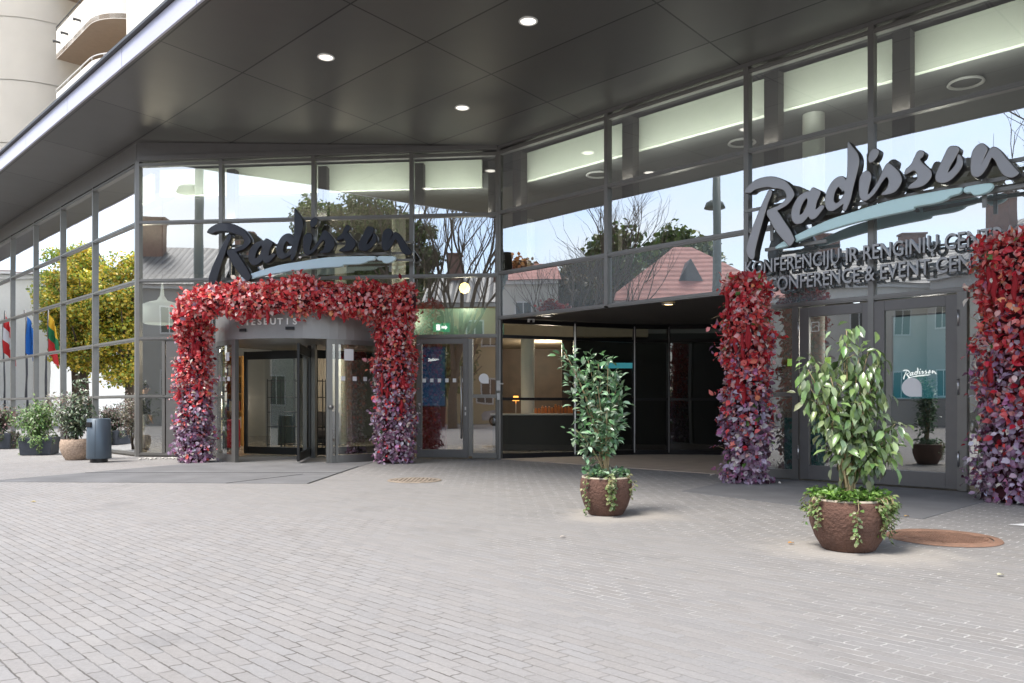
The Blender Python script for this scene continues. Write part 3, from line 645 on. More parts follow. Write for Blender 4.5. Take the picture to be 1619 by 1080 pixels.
def column_pts(c,wx,wy,z0,z1,ux,uy,n,depth=.12):
    z=RNG.random(n)*(z1-z0)+z0; a=RNG.random(n)*2*np.pi
    lump=1+.15*np.sin(z*5.3+a*2+c[0])+.11*np.sin(z*11-a*3)+.06*np.sin(z*23+a)
    ca,sa=np.cos(a),np.sin(a); k=1/np.maximum(np.abs(ca),np.abs(sa))**.75
    rr=(1-RNG.random(n)**2*.35+(RNG.random(n)<.16)*RNG.random(n)*.36)*lump*k
    ux=np.array(ux);uy=np.array(uy)
    P=np.array(c)[None,:]+ux[None]*(ca*rr*wx/2)[:,None]+uy[None]*(sa*rr*wy/2)[:,None]; P[:,2]=z
    Nn=ux[None]*ca[:,None]+uy[None]*sa[:,None]
    return P,Nn
def tassels(pts,parent):
    dk=mat('crimson_tassel',(.30,.008,.015),.8,bump=.6,bscale=90) if 'crimson_tassel' not in bpy.data.materials else bpy.data.materials['crimson_tassel']
    for p,L in pts:
        p=V(p); m=M()
        m.tube([p+V((random.gauss(0,.008),random.gauss(0,.008),-L*k/6)) for k in range(7)],[.014,.028,.033,.036,.032,.024,.006],7)
        m.build('hanging_tassel',dk,parent)
def core(c,wx,wy,z0,z1,ux,uy,parent):
    m=M(); m.box(V(c)+UP*((z0+z1)/2),ux*wx*.62,uy*wy*.62,UP*(z1-z0)); m.build('dark_core',mat('garland_core',(.06,.012,.018),.95) if 'garland_core' not in bpy.data.materials else bpy.data.materials['garland_core'],parent,bevel=.05)
def g_column(name,c,wx,wy,h,ux,uy,n,size,lab,cat,parent=None,group=None,greens=0.012):
    t=parent or thing(name,V(c),lab,cat,group)
    P,Nn=column_pts(c,wx,wy,.03,h,ux,uy,n)
    garland_leaves(P,Nn,vinecol(P[:,2],0,h),size,t,greens=greens)
    # crown tuft
    k=n//9; P=np.array(c)[None]+rv(k,.13)*np.array([wx*1.6,wx*1.6,0])[None]; P[:,2]=h+RNG.random(k)*.16-.08
    Nn=rv(k,.5); Nn[:,2]+=1
    garland_leaves(P,Nn,np.zeros(k),size,t,hang=-.6,greens=greens*3)
    core(c,wx,wy,.02,h-.05,ux,uy,t)
    ts=[]
    for i in range(9):
        z=h*random.uniform(.4,.98); o=V(c)-0*UP+ux*random.uniform(-.38,.38)*wx+uy*(wy*.5+.02)+UP*z; ts.append((o,random.uniform(.18,.42)))
    tassels(ts,t)
    # loose sprays: a bent twig with paired leaflets
    sp_=M(); Ps=[];Ds=[];Ns=[];Zs=[]
    for i in range(46):
        a=random.uniform(0,6.28); o=ux*math.cos(a)+uy*math.sin(a); p=V(c)+ux*math.cos(a)*wx*.44+uy*math.sin(a)*wy*.44+UP*random.uniform(.15,h)
        L_=random.uniform(.14,.28); d=(o+UP*random.uniform(-.9,.6)).normalized(); pth=[p+d*L_*k/5-UP*.05*(k/5)**2 for k in range(6)]; sp_.tube(pth,.0035,4)
        sd=d.cross(UP).normalized()
        for k in range(1,6):
            for s_ in (-1,1): Ps.append(tuple(pth[k])); Ds.append(tuple(d*.5+sd*s_*.8+UP*random.gauss(0,.2))); Ns.append(tuple(UP+o*.5)); Zs.append(pth[k].z)
    sp_.build('spray_stem',bark,t); k=len(Ps); pz=vinecol(np.array(Zs),0,h); isp=RNG.random(k)<pz; Cc=np.where(isp[:,None],pick(k,PUR,PURW),pick(k,RED,REDW)); Ll=size*.62*(.7+RNG.random(k)*.5)
    leaves('spray_leaves',Ps,Ds,Ns,Ll,Ll*.5,Cc,petal,t,fold=.15,curl=.3)
    # stray twigs
    tw=M()
    for i in range(14):
        s=random.choice((-1,1)); p=V(c)+ux*s*wx*.48+uy*random.uniform(-.3,.4)*wy+UP*random.uniform(.3,h)
        q=p+ux*s*random.uniform(.08,.22)+UP*random.uniform(-.06,.16); tw.tube([p,(p+q)/2+UP*.02,q],[.005,.004,.002],4)
    tw.build('twig',palestem,t)
    return t
AR=thing('flower_arch',(-4.55,16.2,0),'arch of red and purple artificial leaves framing the revolving door','garland')
X=V((1,0,0));Y_=V((0,-1,0))
g_column('x',V((-6.63,16.5,0)),.58,.52,2.85,X,Y_,4300,.085,'','',AR,greens=.004)
g_column('x',V((-2.42,16.3,0)),.70,.56,3.2,X,Y_,4900,.085,'','',AR,greens=.004)
n=6500; u=RNG.random(n); a=RNG.random(n)*2*np.pi; rr=(1-RNG.random(n)**2*.4+(RNG.random(n)<.18)*RNG.random(n)*.42)*(1+.16*np.sin(u*26)+.1*np.sin(u*47+1))
cx=-6.85+u*4.85; cy=16.25-.42*np.sin(u*np.pi)+0*u; cz=2.94+.36*np.clip(u/.22,0,1)**.6+.06*np.sin(u*np.pi)+.06*np.sin(u*15)
P=np.stack([cx,cy+np.cos(a)*rr*.28,cz+np.sin(a)*rr*.30],1); Nn=np.stack([0*a+rv(n,.1)[:,0],np.cos(a),np.sin(a)],1)
garland_leaves(P,Nn,np.full(n,.015),.095,AR,hang=.05)
cm=M(); cm.tube([V((-6.85+u*4.85,16.25-.42*math.sin(u*math.pi),2.92+.36*min(u/.22,1)**.6+.06*math.sin(u*math.pi))) for u in np.linspace(0,1,14)],.2,10); cm.build('dark_core',bpy.data.materials['garland_core'],AR)
tassels([(V((-6.6+.46*k+random.uniform(-.1,.1),15.62+.02*k,3.18+random.uniform(-.15,.2))),random.uniform(.15,.35)) for k in range(10)],AR)
tw=M()
g_column('flower_column',V((3.60,12.15,0)),.58,.5,3.08,D1,NR,5200,.088,'garland column of red then dusky purple leaves between the open passage and the double doors','garland',group='leafy garland columns at the double doors')
g_column('flower_column',V((6.22,9.66,0)),.80,.62,3.20,D1,NR,6000,.086,'garland column of red then purple leaves right of the double doors, cut by the photo edge','garland',group='leafy garland columns at the double doors')
# ------------------------------------------------------------------ pots and plants
potm=mat('rusty_brown_pot',(.115,.06,.043),.92,var=.25,vscale=9,bump=1.0,bscale=38); rimm=mat('worn_pot_rim',(.42,.36,.28),.7,var=.15,vscale=10)
granite=mat('pebble_dash_pot',(.42,.31,.23),.85,var=.35,vscale=28,bump=1,bscale=45); slate=mat('slate_planter',(.045,.052,.065),.55,bump=.8,bscale=9)
def pot(c,r,h,parent,m,rm):
    p=M(); p.lathe(c,[(.001,.0),(r*.62,.0),(r*.66,.02*h),(r*.84,.25*h),(r*.97,.52*h),(r*1.0,.72*h),(r*.98,.9*h),(r*.93,.985*h)],48); p.build('pot',m,parent)
    p=M(); p.lathe(c,[(r*.93,.985*h),(r*.925,1.02*h),(r*.86,1.02*h),(r*.85,.93*h)],48); p.build('pot_rim',rm,parent)
    p=M(); p.lathe(c,[(.0001,.96*h),(r*.86,.93*h)],30); p.build('soil',soil,parent)
def trailing(c,r,h,parent,n,pal,toground=1,angs=None):
    Ps=[];Ds=[];Ns=[];Ls=[];st=M()
    for i in range(n):
        a=angs[i%len(angs)]+random.gauss(0,.12) if angs else random.uniform(0,6.28)
        d=V((math.cos(a),math.sin(a),0)); L=random.uniform(.12,1.0)**1.2*h*1.12*toground
        pth=[]; p=V(c)+d*r*.8+UP*(h+.02)
        for k in range(13):
            t=k/12; rr=r*(.82+.3*min(1,t*4)) - r*.20*max(0,t-.35) + .02*math.sin(k+i)
            pth.append(V(c)+d*rr+V((.015*math.sin(k*1.3+i),.015*math.cos(k+i),0))+UP*max(.012,h+.04*math.sin(min(1,t*4)*3.14)-L*max(0,t-.12)*1.12))
        M().tube(pth,.003,4).build('trailing_stem',palestem,parent)
        for k in range(1,13):
            for q in range(3): Ps.append(tuple(pth[k]+V((random.gauss(0,.012),random.gauss(0,.012),random.gauss(0,.015))))); Ds.append(tuple(d*.4+V((random.gauss(0,.6),random.gauss(0,.6),-.3)))); Ns.append(tuple(d+UP*.5)); 
    n2=len(Ps)
    Ln=.026+RNG.random(n2)*.022
    leaves('trailing_leaves',Ps,Ds,Ns,Ln,Ln*.7,pick(n2,pal),leafm,parent)
def groundcover(c,r,z,parent,n,pal,size=.05,up=.1):
    a=RNG.random(n)*6.28; q=np.sqrt(RNG.random(n))*r; P=np.stack([c[0]+np.cos(a)*q,c[1]+np.sin(a)*q,z+RNG.random(n)*up],1)
    D=rv(n); D[:,2]=np.abs(D[:,2])*.5; Nn=rv(n,.5); Nn[:,2]+=1
    Ln=size*(.6+RNG.random(n)*.8); return leaves('undergrowth',P,D,Nn,Ln,Ln*.6,pick(n,pal),leafm,parent)
def bez(p0,p1,p2,n=8): return [p0*(1-t)**2+p1*2*t*(1-t)+p2*t*t for t in [i/n for i in range(n+1)]]
def shrub(parent,base,tips,leafspec,stemr,smat,side=.0,start=.25,per=16,clus=.05,mats=glossleaf):
    """tips: list of (x offset, y offset, height); leaves along each stem"""
    L,W,pal,droop,upw=leafspec; st=M(); Ps=[];Ds=[];Ns=[]
    for (tx,ty,tz) in tips:
        p0=V(base)+V((random.gauss(0,.02),random.gauss(0,.02),0)); p2=V(base)+V((tx,ty,tz)); p1=V(base)+V((tx*.25,ty*.25,tz*.6))
        pth=bez(p0,p1,p2,10); st.tube(pth,[stemr*(1-.75*i/10) for i in range(11)],6)
        for k in range(11):
            if k/10<start: continue
            nl=per if k<10 else per+5
            for q in range(nl):
                o=V((random.gauss(0,clus),random.gauss(0,clus),random.gauss(0,clus*.9))); pp=pth[k]+o
                d=o.normalized()*1.0+UP*(upw-droop*random.random()*2)+V((random.gauss(0,.3),random.gauss(0,.3),random.gauss(0,.2)))
                Ps.append(tuple(pp)); Ds.append(tuple(d)); Ns.append(tuple(UP+o.normalized()*.6+V((0,-.5,0))+V((random.gauss(0,.4),random.gauss(0,.4),0))))
            if k%2==0 and k<10:   # side twig
                e=pth[k]+V((random.gauss(0,clus*1.6),random.gauss(0,clus*1.6),clus)); st.tube([pth[k],e],[stemr*.4,stemr*.15],4)
    st.build('stem',smat,parent); n=len(Ps); Ln=L*(.65+RNG.random(n)*.6)
    leaves('leaves',Ps,Ds,Ns,Ln,Ln*W,pick(n,pal,jit=.22),mats,parent,fold=.22,curl=.18)
# centre pot
G1=[(.09,.18,.08),(.14,.27,.12),(.20,.34,.18),(.05,.10,.045),(.36,.48,.33)]
c=V((1.03,8.67,0)); t=thing('potted_shrub',c,'bushy dark green shrub in a round brown pot standing before the open passage','potted plant','brown pots on the forecourt')
pot(c,.285,.41,t,potm,rimm); groundcover(c,.25,.40,t,260,G1,.055)
tips=[(-.46,0,1.40),(-.40,.05,1.28),(-.30,-.05,1.22),(-.36,.08,1.05),(-.20,0,1.32),(-.08,.06,1.28),(-.12,-.1,1.12),(.02,-.04,1.30),(.06,.08,1.15),(.12,0,1.05),(-.34,-.06,.55),(-.28,.05,.44),(.12,0,.85),(.06,-.05,.62),(.02,.05,.5),(-.1,-.08,.55),(0,-.1,.75),(-.2,-.05,.8),(.17,.02,.97)]
shrub(t,c+UP*.38,tips,(.088,.42,G1,.25,.5),.010,palestem,start=.42,per=8,clus=.047)
trailing(c,.285,.41,t,6,[(.12,.18,.06),(.2,.26,.1),(.3,.3,.15)],1,[-1.5,-1.35,-.7,-2.4])
# right pot
G2=[(.12,.19,.06),(.15,.23,.075),(.20,.29,.11),(.07,.11,.04),(.30,.38,.20)]
c=V((2.80,6.58,0)); t=thing('potted_shrub',c,'open drooping shrub with trailing ivy in a brown pot before the double doors','potted plant','brown pots on the forecourt')
pot(c,.315,.42,t,potm,rimm); groundcover(c,.31,.41,t,900,[(.12,.24,.04),(.18,.32,.07),(.08,.16,.03)],.045,.08)
tips=[(-.40,0,1.06),(-.30,.08,1.10),(-.36,.05,.92),(-.20,-.05,1.0),(-.02,0,1.38),(.0,.1,1.24),(.07,-.06,1.15),(.22,.04,1.22),(.30,0,1.12),(.16,-.08,1.02),(.33,.05,.92),(-.22,-.04,.70),(.02,-.1,.82),(.14,.06,.68),(.38,.0,.50),(.33,-.04,.40),(-.1,.1,.6),(.12,-.08,.5),(.46,0,.62)]
tips=[(x*.84,y,z*1.03) for x,y,z in tips]
shrub(t,c+UP*.4,tips,(.115,.40,G2,1.25,.0),.012,palestem,start=.46,per=7,clus=.055,mats=glossleaf)
trailing(c,.315,.42,t,14,[(.14,.22,.06),(.22,.30,.11),(.3,.33,.16)],1.05,[-1.2,-.9,-.6,-.3,.1,-1.7,-2.9,3.0,-.45,-2.7,-.75])
# left group
c=V((-9.5,17.25,0)); t=thing('potted_shrub',c,'leafy grey green shrub in a wide pebble dash bowl beside the litter bin','potted plant')
pot(c,.33,.44,t,granite,granite)
G3=[(.07,.11,.055),(.11,.16,.08),(.17,.22,.13),(.045,.06,.035),(.25,.28,.19)]
tips=[(random.uniform(-.34,.34),random.uniform(-.25,.25),random.uniform(.5,1.05)) for _ in range(22)]+[(.05,0,1.38),(.12,0,1.25)]
shrub(t,c+UP*.4,tips,(.10,.38,G3,.6,.3),.008,bark,start=.3,per=7,clus=.05)
def square_planter(c,lab,w,h,seed,pal,tall,green_hang=True):
    t=thing('planter_box',c,lab,'planter','slate planter boxes along the side glass')
    p=M(); a=.25; u=V((math.cos(a),math.sin(a),0)); v=V((-math.sin(a),math.cos(a),0))
    n=[V(c)+u*i*w*.45+v*j*w*.45+UP*.01 for i,j in((-1,-1),(1,-1),(1,1),(-1,1))]; q=[V(c)+u*i*w*.5+v*j*w*.5+UP*h for i,j in((-1,-1),(1,-1),(1,1),(-1,1))]
    p.add(n+q,[(3,2,1,0),(4,5,6,7)]+[(i,(i+1)%4,4+(i+1)%4,4+i) for i in range(4)]); p.build('box',slate,t,bevel=.01)
    tips=[(random.uniform(-.5,.5),random.uniform(-.35,.35),random.uniform(.25,tall)) for _ in range(36)]
    shrub(t,V(c)+UP*(h-.02),tips,(.09,.4,pal,.6,.3),.006,bark,start=.35,per=9,clus=.07,mats=leafm)
    trailing(V(c),w*.55,h,t,26,pal[:3],1)
    return t
square_planter(V((-11.35,19.0,0)),'slate planter box with overflowing light green foliage left of the pebble dash bowl',.72,.42,1,[(.16,.28,.07),(.22,.34,.12),(.10,.19,.06),(.28,.3,.2)],.85)
square_planter(V((-14.0,21.6,0)),'slate planter box with reddish grasses at the left photo edge',.75,.42,2,[(.10,.15,.07),(.16,.10,.09),(.07,.10,.05),(.2,.12,.1)],.75)
t=thing('flowering_shrub',V((-11.3,20.0,0)),'tall wispy brown and grey shrub behind the light green planter','shrub')
tips=[(random.uniform(-.45,.5),random.uniform(-.2,.2),random.uniform(.9,1.45)) for _ in range(20)]
shrub(t,V((-11.0,19.6,.02)),tips,(.08,.4,[(.3,.25,.2),(.16,.17,.1),(.4,.36,.3),(.18,.1,.08)],.4,.4),.007,bark,start=.35,per=7,clus=.06,mats=leafm)
# litter bin
c=V((-8.62,16.5,0)); t=thing('litter_bin',c,'blue grey cylindrical litter bin with a slot near the top','bin')
binm=mat('blue_grey_steel',(.075,.10,.125),.42,.3,var=.05)
b=M(); b.lathe(c,[(.001,.08),(.235,.08),(.24,.1),(.225,.90),(.20,.915),(.001,.915)],48); b.build('bin_body',binm,t)
b=M(); b.lathe(c,[(.17,0),(.17,.08)],32); b.build('base',blackm,t)
b=M(); a=math.radians(-118)
for k in range(1):
    d=V((math.cos(a),math.sin(a),0)); e=V((-d.y,d.x,0)); b.box(c+d*.215+UP*.79,e*.16,d*.05,UP*.10)
b.build('slot',mat('slot_black',(.004,.004,.004),.9),t,bevel=.008)
b=M(); a=math.radians(-80); d=V((math.cos(a),math.sin(a),0)); b.bar(c+d*.2365+UP*.11,c+d*.2235+UP*.89,d,.006,.006); b.build('door_seam',blackm,t)
# pebbles
b=M()
for i in range(46):
    x=-8.15+random.random()*1.0; y=17.35+(x+8.15)*.35+random.gauss(0,.09); r_=random.uniform(.02,.045)
    vs=[]; 
    b.lathe((x,y,.0),[(r_*.6,.0),(r_*random.uniform(.9,1.1),r_*.4),(r_*.55,r_*.8),(.001,r_*.9)],7)
tag(b.build('pebbles',mat('pale_pebble',(.5,.48,.44),.8,var=.2)),'pale pebbles scattered by the foot of the glass corner','pebbles',kind='stuff')
# manholes
rust=mat('rusty_iron',(.24,.14,.095),.75,.2,var=.3,vscale=5,bump=.5,bscale=60)
def manhole(c,r,m,lab,slots=False):
    t=thing('manhole_cover',c,lab,'manhole cover','iron covers set in the paving')
    f=M(); f.lathe(c,[(r*.86,.012),(r*.9,.018),(r,.016),(r*1.02,.004)],56); f.build('frame_ring',m,t)
    l=M(); l.lathe(c,[(.001,.010),(r*.83,.010),(r*.85,.004)],56)
    if slots:
        k=-r*.7
        while k<r*.7:
            w=math.sqrt(max(0,(r*.78)**2-k*k)); l.box(V(c)+V((k,0,.014)),V((.028,0,0)),V((0,2*w,0)),UP*.01); k+=.065
    else:
        for i in range(-12,13):
            for j in range(-12,13):
                x=i*.04*r/.55;y=j*.04*r/.55+(i%2)*.02
                if x*x+y*y<(r*.74)**2: l.box(V(c)+V((x,y,.013)),V((.02,.01,0)),V((-.008,.016,0)),UP*.007)
        l.lathe(c,[(r*.76,.010),(r*.77,.018),(r*.80,.018),(r*.81,.010)],56)
    l.build('lid',m,t); return t
manhole(V((3.87,7.10,0)),.46,rust,'round rusty patterned manhole cover right of the ivy covered pot')
manhole(V((-1.54,12.5,0)),.42,mat('sandy_iron',(.26,.215,.17),.8,.1,var=.25),'round sandy ribbed drain cover before the side door by the arch',True)
# paint mark and scraps
pm=M(); pm.add([(4.95,7.9,.005),(5.6,7.25,.005),(5.75,7.4,.005),(5.3,8.0,.005)],[(0,1,2,3)])
tag(pm.build('road_marking',mat('worn_white_paint',(.7,.7,.7),.8,var=.15,vscale=12)),'worn white painted mark on the paving at the right photo edge',None,kind='structure')
for k,(px,py,colr,lab) in enumerate(((1246,861,(.6,.28,.05),'orange fallen leaf left of the right pot'),(1430,838-20,(.6,.35,.08),'small yellow fallen leaf on the dark apron by the doors'),(1577,912,(.6,.58,.4),'pale fallen leaf on the bricks below the manhole'),(48,795,(.6,.45,.1),'tiny yellow fallen leaf on the left paving'),(885,851,(.5,.45,.4),'pale scrap of leaf on the paving between the two pots'))):
    Yd=1500/(py-640); Xd=(px-809.5)/1250*Yd
    o=leaves('fallen_leaf',[(Xd,Yd,.012)],[(1,.4,.1)],[(0,0,1)],[.065],[.04],[colr],leafm,None); tag(o,lab,'leaf','fallen leaves on the paving')
# ------------------------------------------------------------------ things inside
t=thing('reception_desk',(.9,20.6,0),'dark reception desk with a pale counter top behind the passage glass','desk')
M().abox(-.5,20.3,.02,2.0,20.9,.93).build('desk_body',mat('desk_dark',(.035,.03,.027),.5),t,bevel=.01); M().abox(-.55,20.22,.932,2.05,20.98,.972).build('counter_top',mat('counter_pale',(.6,.57,.52),.4),t)
jars=mat('orange_packet',(.65,.2,.04),.5); gb=mat('brown_packet',(.2,.1,.05),.5)
jr=M().box((0,0,.09),V((.07,0,0)),V((0,.06,0)),UP*.18).box((0,0,.2),V((.04,0,0)),V((0,.04,0)),UP*.035).build('snack_packet',jars,bevel=.008)
tag(jr,'orange packets lined up on the reception counter','packet','packets on the reception counter')
for k in range(14):
    o=jr if k==0 else jr.copy()
    if k: COL.objects.link(o)
    o.location=(.62+k*.085,20.5+random.uniform(-.05,.1),.975); o.scale=(1,1,random.uniform(.6,1.1)); o.rotation_euler=(0,0,random.uniform(-.3,.3))
t=thing('table_lamp',(.1,20.5,.975),'small orange lamp at the left end of the reception counter','lamp')
M().tube([(.1,20.5,.975),(.1,20.5,1.3)],.012).build('lamp_stem',steel,t); M().lathe((.1,20.5,1.3),[(.09,0),(.06,.13)],20).build('lamp_shade',mat('orange_shade',(.7,.25,.04),.5,emit=(1,.4,.08),estr=1.2),t)
def pendant(c,prof,m,lab,cord,grp=None):
    t=thing('pendant_lamp',c,lab,'lamp',grp); M().lathe(c,prof,36).build('lamp_shade',m,t); M().tube([V(c)+UP*prof[-1][1],V(c)+UP*cord],.008,6).build('cord',blackm,t); return t
shade=mat('white_shade',(.75,.76,.72),.5,emit=(.85,.88,.8),estr=.12)
pendant(V((-8.45,19.1,3.15)),[(.40,0),(.47,.05),(.49,.33),(.45,.45),(.30,.52),(.12,.57),(.05,.68),(.02,1.0)],shade,'large white bowl shaped pendant lamp behind the glass left of the arch',3.0)
yb=mat('yellow_globe',(.8,.6,.2),.4,emit=(1,.72,.25),estr=2.2)
pendant(V((-1.2,20.0,4.15)),[(.001,-.14),(.1,-.1),(.14,0),(.1,.1),(.02,.14)],yb,'glowing yellow globe pendant behind the glass above the side door',1.9,'yellow globe pendants')
pendant(V((-2.6,20.2,3.72)),[(.001,-.1),(.08,-.07),(.1,0),(.07,.07),(.02,.1)],yb,'smaller dim yellow globe pendant right of the arch top',2.3,'yellow globe pendants')
t=thing('exit_sign',(-1.78,19.95,3.15),'green exit sign hanging behind the glass over the side door','sign')
M().box((-1.78,19.95,3.15),V((.42,0,0)),V((0,.05,0)),UP*.22).build('sign_box',mat('exit_green',(.01,.25,.12),.4,emit=(.02,.3,.14),estr=.5),t)
ws=M(); ws.box((-1.86,19.92,3.15),V((.10,0,0)),V((0,.004,0)),UP*.15); ws.prism([(-1.78,19.918,3.12),(-1.68,19.918,3.12),(-1.68,19.918,3.09),(-1.62,19.918,3.15),(-1.68,19.918,3.21),(-1.68,19.918,3.18),(-1.78,19.918,3.18)],V((0,-.004,0)))
ws.build('pictogram',mat('lit_white',(.8,.8,.8),.5,emit=(1,1,1),estr=.8),t)
def screen(c,w,h,ux,lab,colt,colb,legs=True,script=None):
    nn=ux.cross(UP); t=thing('display_screen',V(c),lab,'screen')
    M().box(V(c)+UP*0,ux*(w+.06),nn*.05,UP*(h+.06)).build('housing',blackm,t,bevel=.01)
    m=bpy.data.materials.new('screen_picture'); m.use_nodes=True; nt=m.node_tree; p=nt.nodes['Principled BSDF']; p.inputs['Base Color'].default_value=(.01,.02,.03,1)
    geo=N(nt,'ShaderNodeNewGeometry'); sp=N(nt,'ShaderNodeSeparateXYZ'); nt.links.new(geo.outputs['Position'],sp.inputs[0])
    mr=N(nt,'ShaderNodeMapRange'); mr.inputs[1].default_value=c[2]-h/2; mr.inputs[2].default_value=c[2]+h/2; nt.links.new(sp.outputs[2],mr.inputs[0])
    mx=N(nt,'ShaderNodeMix',data_type='RGBA'); mx.inputs[6].default_value=(*colb,1); mx.inputs[7].default_value=(*colt,1); nt.links.new(mr.outputs[0],mx.inputs[0]); nt.links.new(mx.outputs[2],p.inputs['Emission Color']); p.inputs['Emission Strength'].default_value=.2
    M().box(V(c)+nn*.028,ux*w,nn*.004,UP*h).build('picture',m,t)
    k=w/2*.9/1340
    wt=mat('screen_white',(.7,.7,.7),.5,emit=(1,1,1),estr=.5) if 'screen_white' not in bpy.data.materials else bpy.data.materials['screen_white']
    if script:
        sx,sz,sw_=script; kk=sw_/2680; o=V(c)+ux*(sx-sw_/2)+UP*(sz+500*kk)+nn*.036
        for g_ in ('R','R2','a','d','i','dot','s','o','n','sw'): glyph(g_,o,ux,kk,kk,.002,wt,t,'letter',bev=0,n=2)
    if legs:
        M().box(V((c[0],c[1],(c[2]-h/2)/2)),ux*(w+.06),nn*.12,UP*(c[2]-h/2-.06)).build('stand',mat('dark_red_stand',(.12,.01,.012),.5) if legs==2 else blackm,t)
    return t
screen((-2.08,21.0,1.95),.62,1.55,V((.9,-.1,0)).normalized(),'tall blue lit display screen behind the side door glass',(.005,.03,.09),(.01,.06,.15),2,(0,.45,.3))
screen(tuple(B+D1*8.28-NR*1.2+UP*1.95),.78,1.3,D1,'teal lit display screen behind the right door leaf',(.25,.38,.40),(.01,.20,.26),True,(0.0,-.25,.5))
def rack(c,lab):
    t=thing('shelf_rack',c,lab,'shelf'); m=M(); W_=1.5
    for x in np.linspace(-.75,.75,5):
        for y in (0,.35): m.box(V(c)+V((x,y,.95)),V((.022,0,0)),V((0,.022,0)),UP*1.9)
    for z in (.12,.6,1.0,1.4,1.85):
        m.box(V(c)+V((0,0,z)),V((1.5,0,0)),V((0,.022,0)),UP*.022); m.box(V(c)+V((0,.35,z)),V((1.5,0,0)),V((0,.022,0)),UP*.022)
    m.build('rack_frame',blackm,t)
    s=M()
    for z in (.13,.61,1.01,1.41): s.box(V(c)+V((.2,.175,z+.0)),V((1.0,0,0)),V((0,.32,0)),UP*.016)
    s.build('shelf',mat('shelf_board',(.25,.2,.15),.6),t)
rack(V((-5.9,21.5,0)),'black metal shelf rack seen through the revolving door')
t=thing('armchair',(-5.6,23.2,0),'dark padded chair behind the shelf rack','chair')
M().abox(-6.0,23,.25,-5.2,23.7,.5).build('seat',mat('dark_cushion',(.05,.045,.05),.9),t,bevel=.05); M().abox(-6.0,23.6,.5,-5.2,23.8,1.0).build('backrest',bpy.data.materials['dark_cushion'],t,bevel=.05); M().abox(-5.95,23.05,.02,-5.25,23.65,.25).build('base',blackm,t)
t=thing('suitcase',(-7.35,20.8,0),'red upright suitcase standing inside by the revolving door','suitcase')
M().abox(-7.52,20.7,.06,-7.18,20.95,.82).build('shell',mat('red_shell',(.35,.012,.012),.35),t,bevel=.05)
w_=M(); 
for x in (-7.48,-7.22): w_.lathe((x,20.82,0.02),[(.001,0),(.03,0),(.03,.05)],10)
w_.build('wheels',blackm,t); M().tube([(-7.45,20.9,.8),(-7.45,20.9,1.05),(-7.25,20.9,1.05),(-7.25,20.9,.8)],.01).build('handle',steel,t)
t=thing('bookcase',(-7.9,22.8,0),'tall orange wood bookcase inside beyond the revolving door','bookcase')
wood=mat('orange_wood',(.50,.26,.07),.5,var=.15,vscale=4)
m=M(); m.abox(-8.5,22.95,.02,-7.2,23,2.6)
for x in (-8.5,-7.85,-7.24): m.abox(x,22.6,.02,x+.04,22.949,2.6)
for z in (.5,1.0,1.5,2.0,2.56): m.abox(-8.459,22.6,z,-7.851,22.949,z+.03); m.abox(-7.809,22.6,z,-7.241,22.949,z+.03)
bc=m.build('case',wood,t)
bk=M()
for z in (.53,1.03,1.53,2.03):
    x=-8.44
    while x<-7.3:
        w=random.uniform(.03,.07); h_=random.uniform(.22,.36)
        if not(-7.90<x<-7.80): bk.abox(x,22.65,z,x+w,22.85,z+h_,random.randrange(4))
        x+=w+.004+(random.random()<.12)*.15
bo=bk.build('books',[mat('book_a',(.5,.12,.05)),mat('book_b',(.6,.55,.45)),mat('book_c',(.05,.1,.2)),mat('book_d',(.1,.2,.1))],t)
t.location.x-=.5
def chair(c,colr,lab,rz):
    t=thing('lounge_chair',V((0,0,0)),lab,'chair','tan lounge chairs behind the corner glass')
    cm=mat('tan_shell',colr,.6) if 'tan_shell' not in bpy.data.materials else bpy.data.materials['tan_shell']
    M().lathe((0,0,.42),[(.001,0),(.22,.0),(.26,.05),(.25,.08),(.001,.07)],24).build('seat',cm,t)
    m=M(); 
    for k in range(12):
        a=math.radians(20+k*12.7); b_=math.radians(20+(k+1)*12.7)
        p=lambda a,r,z:V((r*math.cos(a),r*math.sin(a),z))
        m.add([p(a,.25,.46),p(b_,.25,.46),p(b_,.30,.82),p(a,.30,.82),p(a,.27,.46),p(b_,.27,.46),p(b_,.32,.82),p(a,.32,.82)],[(0,1,2,3),(7,6,5,4),(3,2,6,7)])
    m.build('backrest',cm,t)
    for sx in(-1,1):
        for sy in(-1,1): M().tube([(sx*.14,sy*.14,.42),(sx*.2,sy*.2,.02)],.012,6).build('leg',blackm,t)
    t.location=c; t.rotation_euler=(0,0,rz); return t
chair(V((-8.75,20.6,0)),(.50,.36,.20),'tan shell chair behind the pane right of the standing person',.4)
chair(V((-10.2,20.9,0)),(.5,.36,.2),'tan shell chair behind the side glass left of the corner post',2.2)
t=thing('floor_lamp',(-9.75,19.9,0),'pale yellow glowing floor lamp behind the side glass by the corner','lamp')
M().lathe((-9.75,19.9,.28),[(.12,0),(.22,.12),(.25,.4),(.22,.72),(.1,.8)],28).build('lamp_shade',mat('yellow_shade',(.8,.62,.3),.5,emit=(1,.75,.35),estr=.7),t); M().lathe((-9.75,19.9,0.02),[(.16,0),(.16,.02),(.02,.03),(.02,.27)],20).build('stand',blackm,t)
t=thing('light_or_reflection_strip',(2.7,20.45,2.2),'teal lit strip sign deep behind the dark passage glass','sign')
M().abox(2.25,20.4,2.12,3.2,20.5,2.30).build('housing',blackm,t); M().abox(2.28,20.38,2.14,3.17,20.398,2.28).build('lit_face',mat('teal_glow',(.1,.4,.45),.5,emit=(.08,.4,.48),estr=.35),t)
c_=B+D1*6.45-NR*1.3
t=thing('light_or_reflection_strip',c_+UP*1.95,'yellow green glowing strip painted for a banner reflection, behind the narrow pane beside the double doors','sign')
